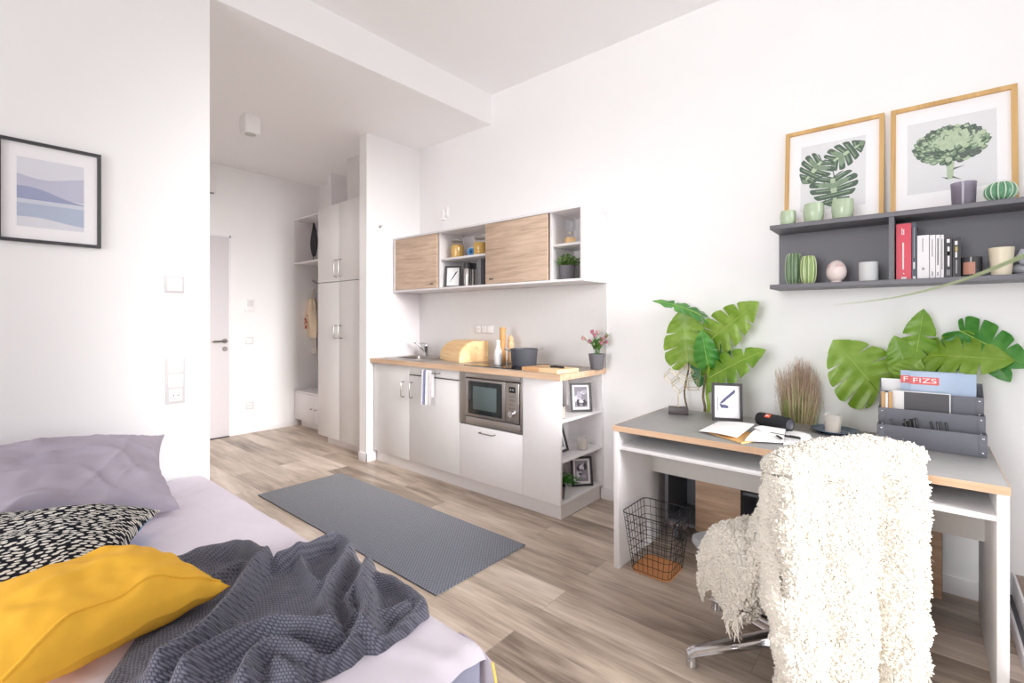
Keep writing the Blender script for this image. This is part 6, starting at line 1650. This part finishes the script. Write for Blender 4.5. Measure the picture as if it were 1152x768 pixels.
# gather faces for the curls before linking
verts=TH_.v; faces=TH_.f
base=TH_.build('fluffy_throw',THROW,None,ang=180)
tag(base,'fluffy cream white throw draped over the back and seat of the office chair','throw')
# displace a little so the cloth is lumpy
me=base.data
for v in me.vertices:
    d=noise.noise(v.co*14)*.012+noise.noise(v.co*38)*.007
    v.co+=v.normal*d
areas=[]; cum=0; rr_=random.Random(77)
for p_ in me.polygons: cum+=p_.area; areas.append(cum)
import bisect
ICO=bmesh.new(); bmesh.ops.create_icosphere(ICO,subdivisions=1,radius=1); ICOV=[v.co.copy() for v in ICO.verts]; ICO.verts.index_update(); ICOF=[[v.index for v in f.verts] for f in ICO.faces]; ICO.free()
tv=[]; tf=[]; NTUFT=26000
mv=[v.co.copy() for v in me.vertices]
for i in range(NTUFT):
    pi_=bisect.bisect_left(areas,rr_.random()*cum); pg=me.polygons[min(pi_,len(me.polygons)-1)]
    vs=[mv[q] for q in pg.vertices]; a,b=rr_.random(),rr_.random()
    if len(vs)==4: c=(vs[0]*(1-a)+vs[1]*a)*(1-b)+(vs[3]*(1-a)+vs[2]*a)*b
    else: c=sum(vs,Vector())/len(vs)
    n_=pg.normal; s=rr_.uniform(.0028,.0062)
    k0=len(tv); q=Euler((rr_.uniform(0,6),rr_.uniform(0,6),rr_.uniform(0,6))).to_matrix()
    sc_=(rr_.uniform(.6,1.0),rr_.uniform(.6,1.0),rr_.uniform(1.0,1.9))
    for v in ICOV: tv.append(q@Vector((v.x*sc_[0]*s,v.y*sc_[1]*s,v.z*sc_[2]*s))+c+n_*rr_.uniform(-.002,.006)*1.0)
    for f in ICOF: tf.append([x+k0 for x in f])
k=MB(); k.v=tv; k.f=tf; k.m=[0]*len(tf)
cu_=k.build('boucle_curls',THROW,base,ang=180,fix=False); cu_['kind']='stuff'
# loose fibres that fuzz the outline
k=MB()
for i in range(5000):
    pi_=bisect.bisect_left(areas,rr_.random()*cum); pg=me.polygons[min(pi_,len(me.polygons)-1)]
    c=sum((mv[q] for q in pg.vertices),Vector())/len(pg.vertices)+Vector((rr_.uniform(-.006,.006),rr_.uniform(-.006,.006),rr_.uniform(-.006,.006)))
    d=(pg.normal+Vector((rr_.uniform(-.8,.8),rr_.uniform(-.8,.8),rr_.uniform(-.8,.8)))).normalized()*rr_.uniform(.006,.013)
    o=Vector((rr_.uniform(-1,1),rr_.uniform(-1,1),rr_.uniform(-1,1))).normalized()*.0008
    m1=c+d*.6+o*4; k.add([c-o,c+o,m1+o,m1-o,c+d+o*7],[(0,1,2,3),(3,2,4)],0)
fb=k.build('loose_fibres',THROW,base,ang=180,fix=False); fb['kind']='stuff'
# fringe at the hem of the seat part
k=MB()
for i in range(40):
    u=.50+.35*rr_.random(); p=seatpart(u,.985); L_=rr_.uniform(.035,.075)
    pts=[p,p+Vector((rr_.uniform(-.01,.01),rr_.uniform(-.01,.01),-L_*.5)),p+Vector((rr_.uniform(-.02,.02),rr_.uniform(-.02,.02),-L_))]
    k.tube(pts,[.003,.0028,.0018],5)
fr_=k.build('fringe',THROW,base,fix=False); fr_['kind']='stuff'

# ================================================================ FOREGROUND PLANT (only one long leaf reaches into view)
p=Vector((.215,.42,0)); 
t=thing('dracaena_plant','slender long-leaved plant beside the window, one pale leaf crossing the view','potted plant',p)
pot_mesh(.10,.125,.24).build('pot',GREYPOT,t); k=MB(); k.lathe([(0,.215),(.11,.215)],n=24,cap=False); k.build('soil',SOIL,t)
k=MB(); k.tube([(0,0,.20),(.004,.004,.6),(-.002,0,1.0),(0,0,1.20)],[.013,.012,.010,.009],10); k.build('stem',STM,t)
BLADE=leafmat('pale green blade',(196,210,174),(212,222,194),.4)
def blade(pts,w):
    k=MB(); N_=26; Q_=[Vector(cr([tuple(q) for q in pts],i/(N_-1))) for i in range(N_)]
    P_=[]
    for i in range(N_):
        tn=(Q_[min(i+1,N_-1)]-Q_[max(i-1,0)]).normalized(); s=tn.cross(Vector((0,0,1))).normalized(); up=s.cross(tn)
        ww=w*min(1,.45+i/7)*(1-(i/(N_-1))**2.2)+.0004
        P_.append((Q_[i],s,up,ww))
    def f(u,v):
        q,s,up,ww=P_[int(round(u*(N_-1)))]; a=(v-.5)*2; return q+s*(a*ww)+up*(abs(a)*ww*.35)
    k.grid(f,N_,5); k.grid(lambda u,v:Vector(f(u,v))-Vector((0,0,.0008)),N_,5)
    return k
O=p
A0_=atY(1270,246,.58)-O; A_=atY(1160,286,.66)-O; B_=atY(1085,315,.72)-O; C_=atY(1010,334,.78)-O; D_=atY(938,343,.84)-O
blade([(0,0,1.18),Vector((.02,.06,1.22)),A0_]+[A_,B_,C_,D_],.0052).build('leaf',BLADE,t,fix=False)
for a,L_,h_ in((-1.2,.30,.16),(-1.6,.30,.10),(-.9,.30,.2),(-.5,.3,.12),(-.1,.26,.22),(.2,.26,.12),(-1.4,.22,.28)):
    d=Vector((math.cos(a),math.sin(a),0)); blade([(0,0,1.17),tuple(d*L_*.35+Vector((0,0,1.18+h_))),tuple(d*L_*.75+Vector((0,0,1.17+h_*.9))),tuple(d*L_+Vector((0,0,1.12+h_*.4)))],.011).build('leaf',BLADE,t,fix=False)

# ================================================================ LIGHT
def area(name,loc,rot,sx,sy,e,col=(1,1,1)):
    l=bpy.data.lights.new(name,'AREA'); l.shape='RECTANGLE'; l.size=sx; l.size_y=sy; l.energy=e; l.color=col
    o=bpy.data.objects.new(name,l); COL.objects.link(o); o.location=loc; o.rotation_euler=rot; return o
area('window_daylight',(1.05,(WY0+WY1)/2,1.62),(0,R(90),0),2.8,WY1-WY0,LIGHT_WIN,(1.0,.985,.985))
area('front_window_daylight',((VX0+VX1)/2,YF-.25,(VZ0+VZ1)/2),(R(90),0,0),VX1-VX0,VZ1-VZ0,LIGHT_FRONT,(.985,.99,1.0)).data.spread=R(85)
su=bpy.data.lights.new('hazy_sun','SUN'); su.energy=SUN; su.angle=R(32); su.color=(1.0,.985,.98)
uo=bpy.data.objects.new('hazy_sun',su); COL.objects.link(uo); uo.rotation_euler=Vector(SUND).to_track_quat('-Z','Y').to_euler()
sl=bpy.data.lights.new('hall_spot_lamp','SPOT'); sl.energy=LIGHT_HALL; sl.spot_size=R(140); sl.spot_blend=.6; sl.shadow_soft_size=.05; sl.color=(1,.95,.9)
so=bpy.data.objects.new('hall_spot_lamp',sl); COL.objects.link(so); q_=atZ(281.5,131,ZH); so.location=(q_.x,q_.y,ZH-.152)
wd_=bpy.data.worlds.new('overcast sky'); scene.world=wd_; wd_.use_nodes=True
bg=wd_.node_tree.nodes['Background']; bg.inputs['Color'].default_value=(.92,.96,1,1); bg.inputs['Strength'].default_value=WORLD

# ================================================================ CAMERA
cd=bpy.data.cameras.new('camera'); cam=bpy.data.objects.new('camera',cd); COL.objects.link(cam)
cam.location=(0,0,EYE); cam.rotation_euler=(R(90),0,TH)
cd.sensor_fit='HORIZONTAL'; cd.sensor_width=36; cd.lens=36*CF/1152; cd.shift_y=-(384-HY)/1152; cd.clip_start=.03; cd.clip_end=60
cd.dof.use_dof=True; cd.dof.focus_distance=2.6; cd.dof.aperture_fstop=7.0
scene.camera=cam
vs_=scene.view_settings; vs_.view_transform='Standard'; vs_.look='None'; vs_.gamma=1; vs_.use_curve_mapping=False; vs_.exposure=EXPO
cy_=scene.cycles; cy_.use_denoising=True; cy_.max_bounces=14; cy_.diffuse_bounces=12; cy_.glossy_bounces=4; cy_.transparent_max_bounces=16; cy_.transmission_bounces=6; cy_.sample_clamp_indirect=10; cy_.caustics_reflective=False; cy_.caustics_refractive=False
try: cy_.denoiser='OPENIMAGEDENOISE'
except Exception: pass
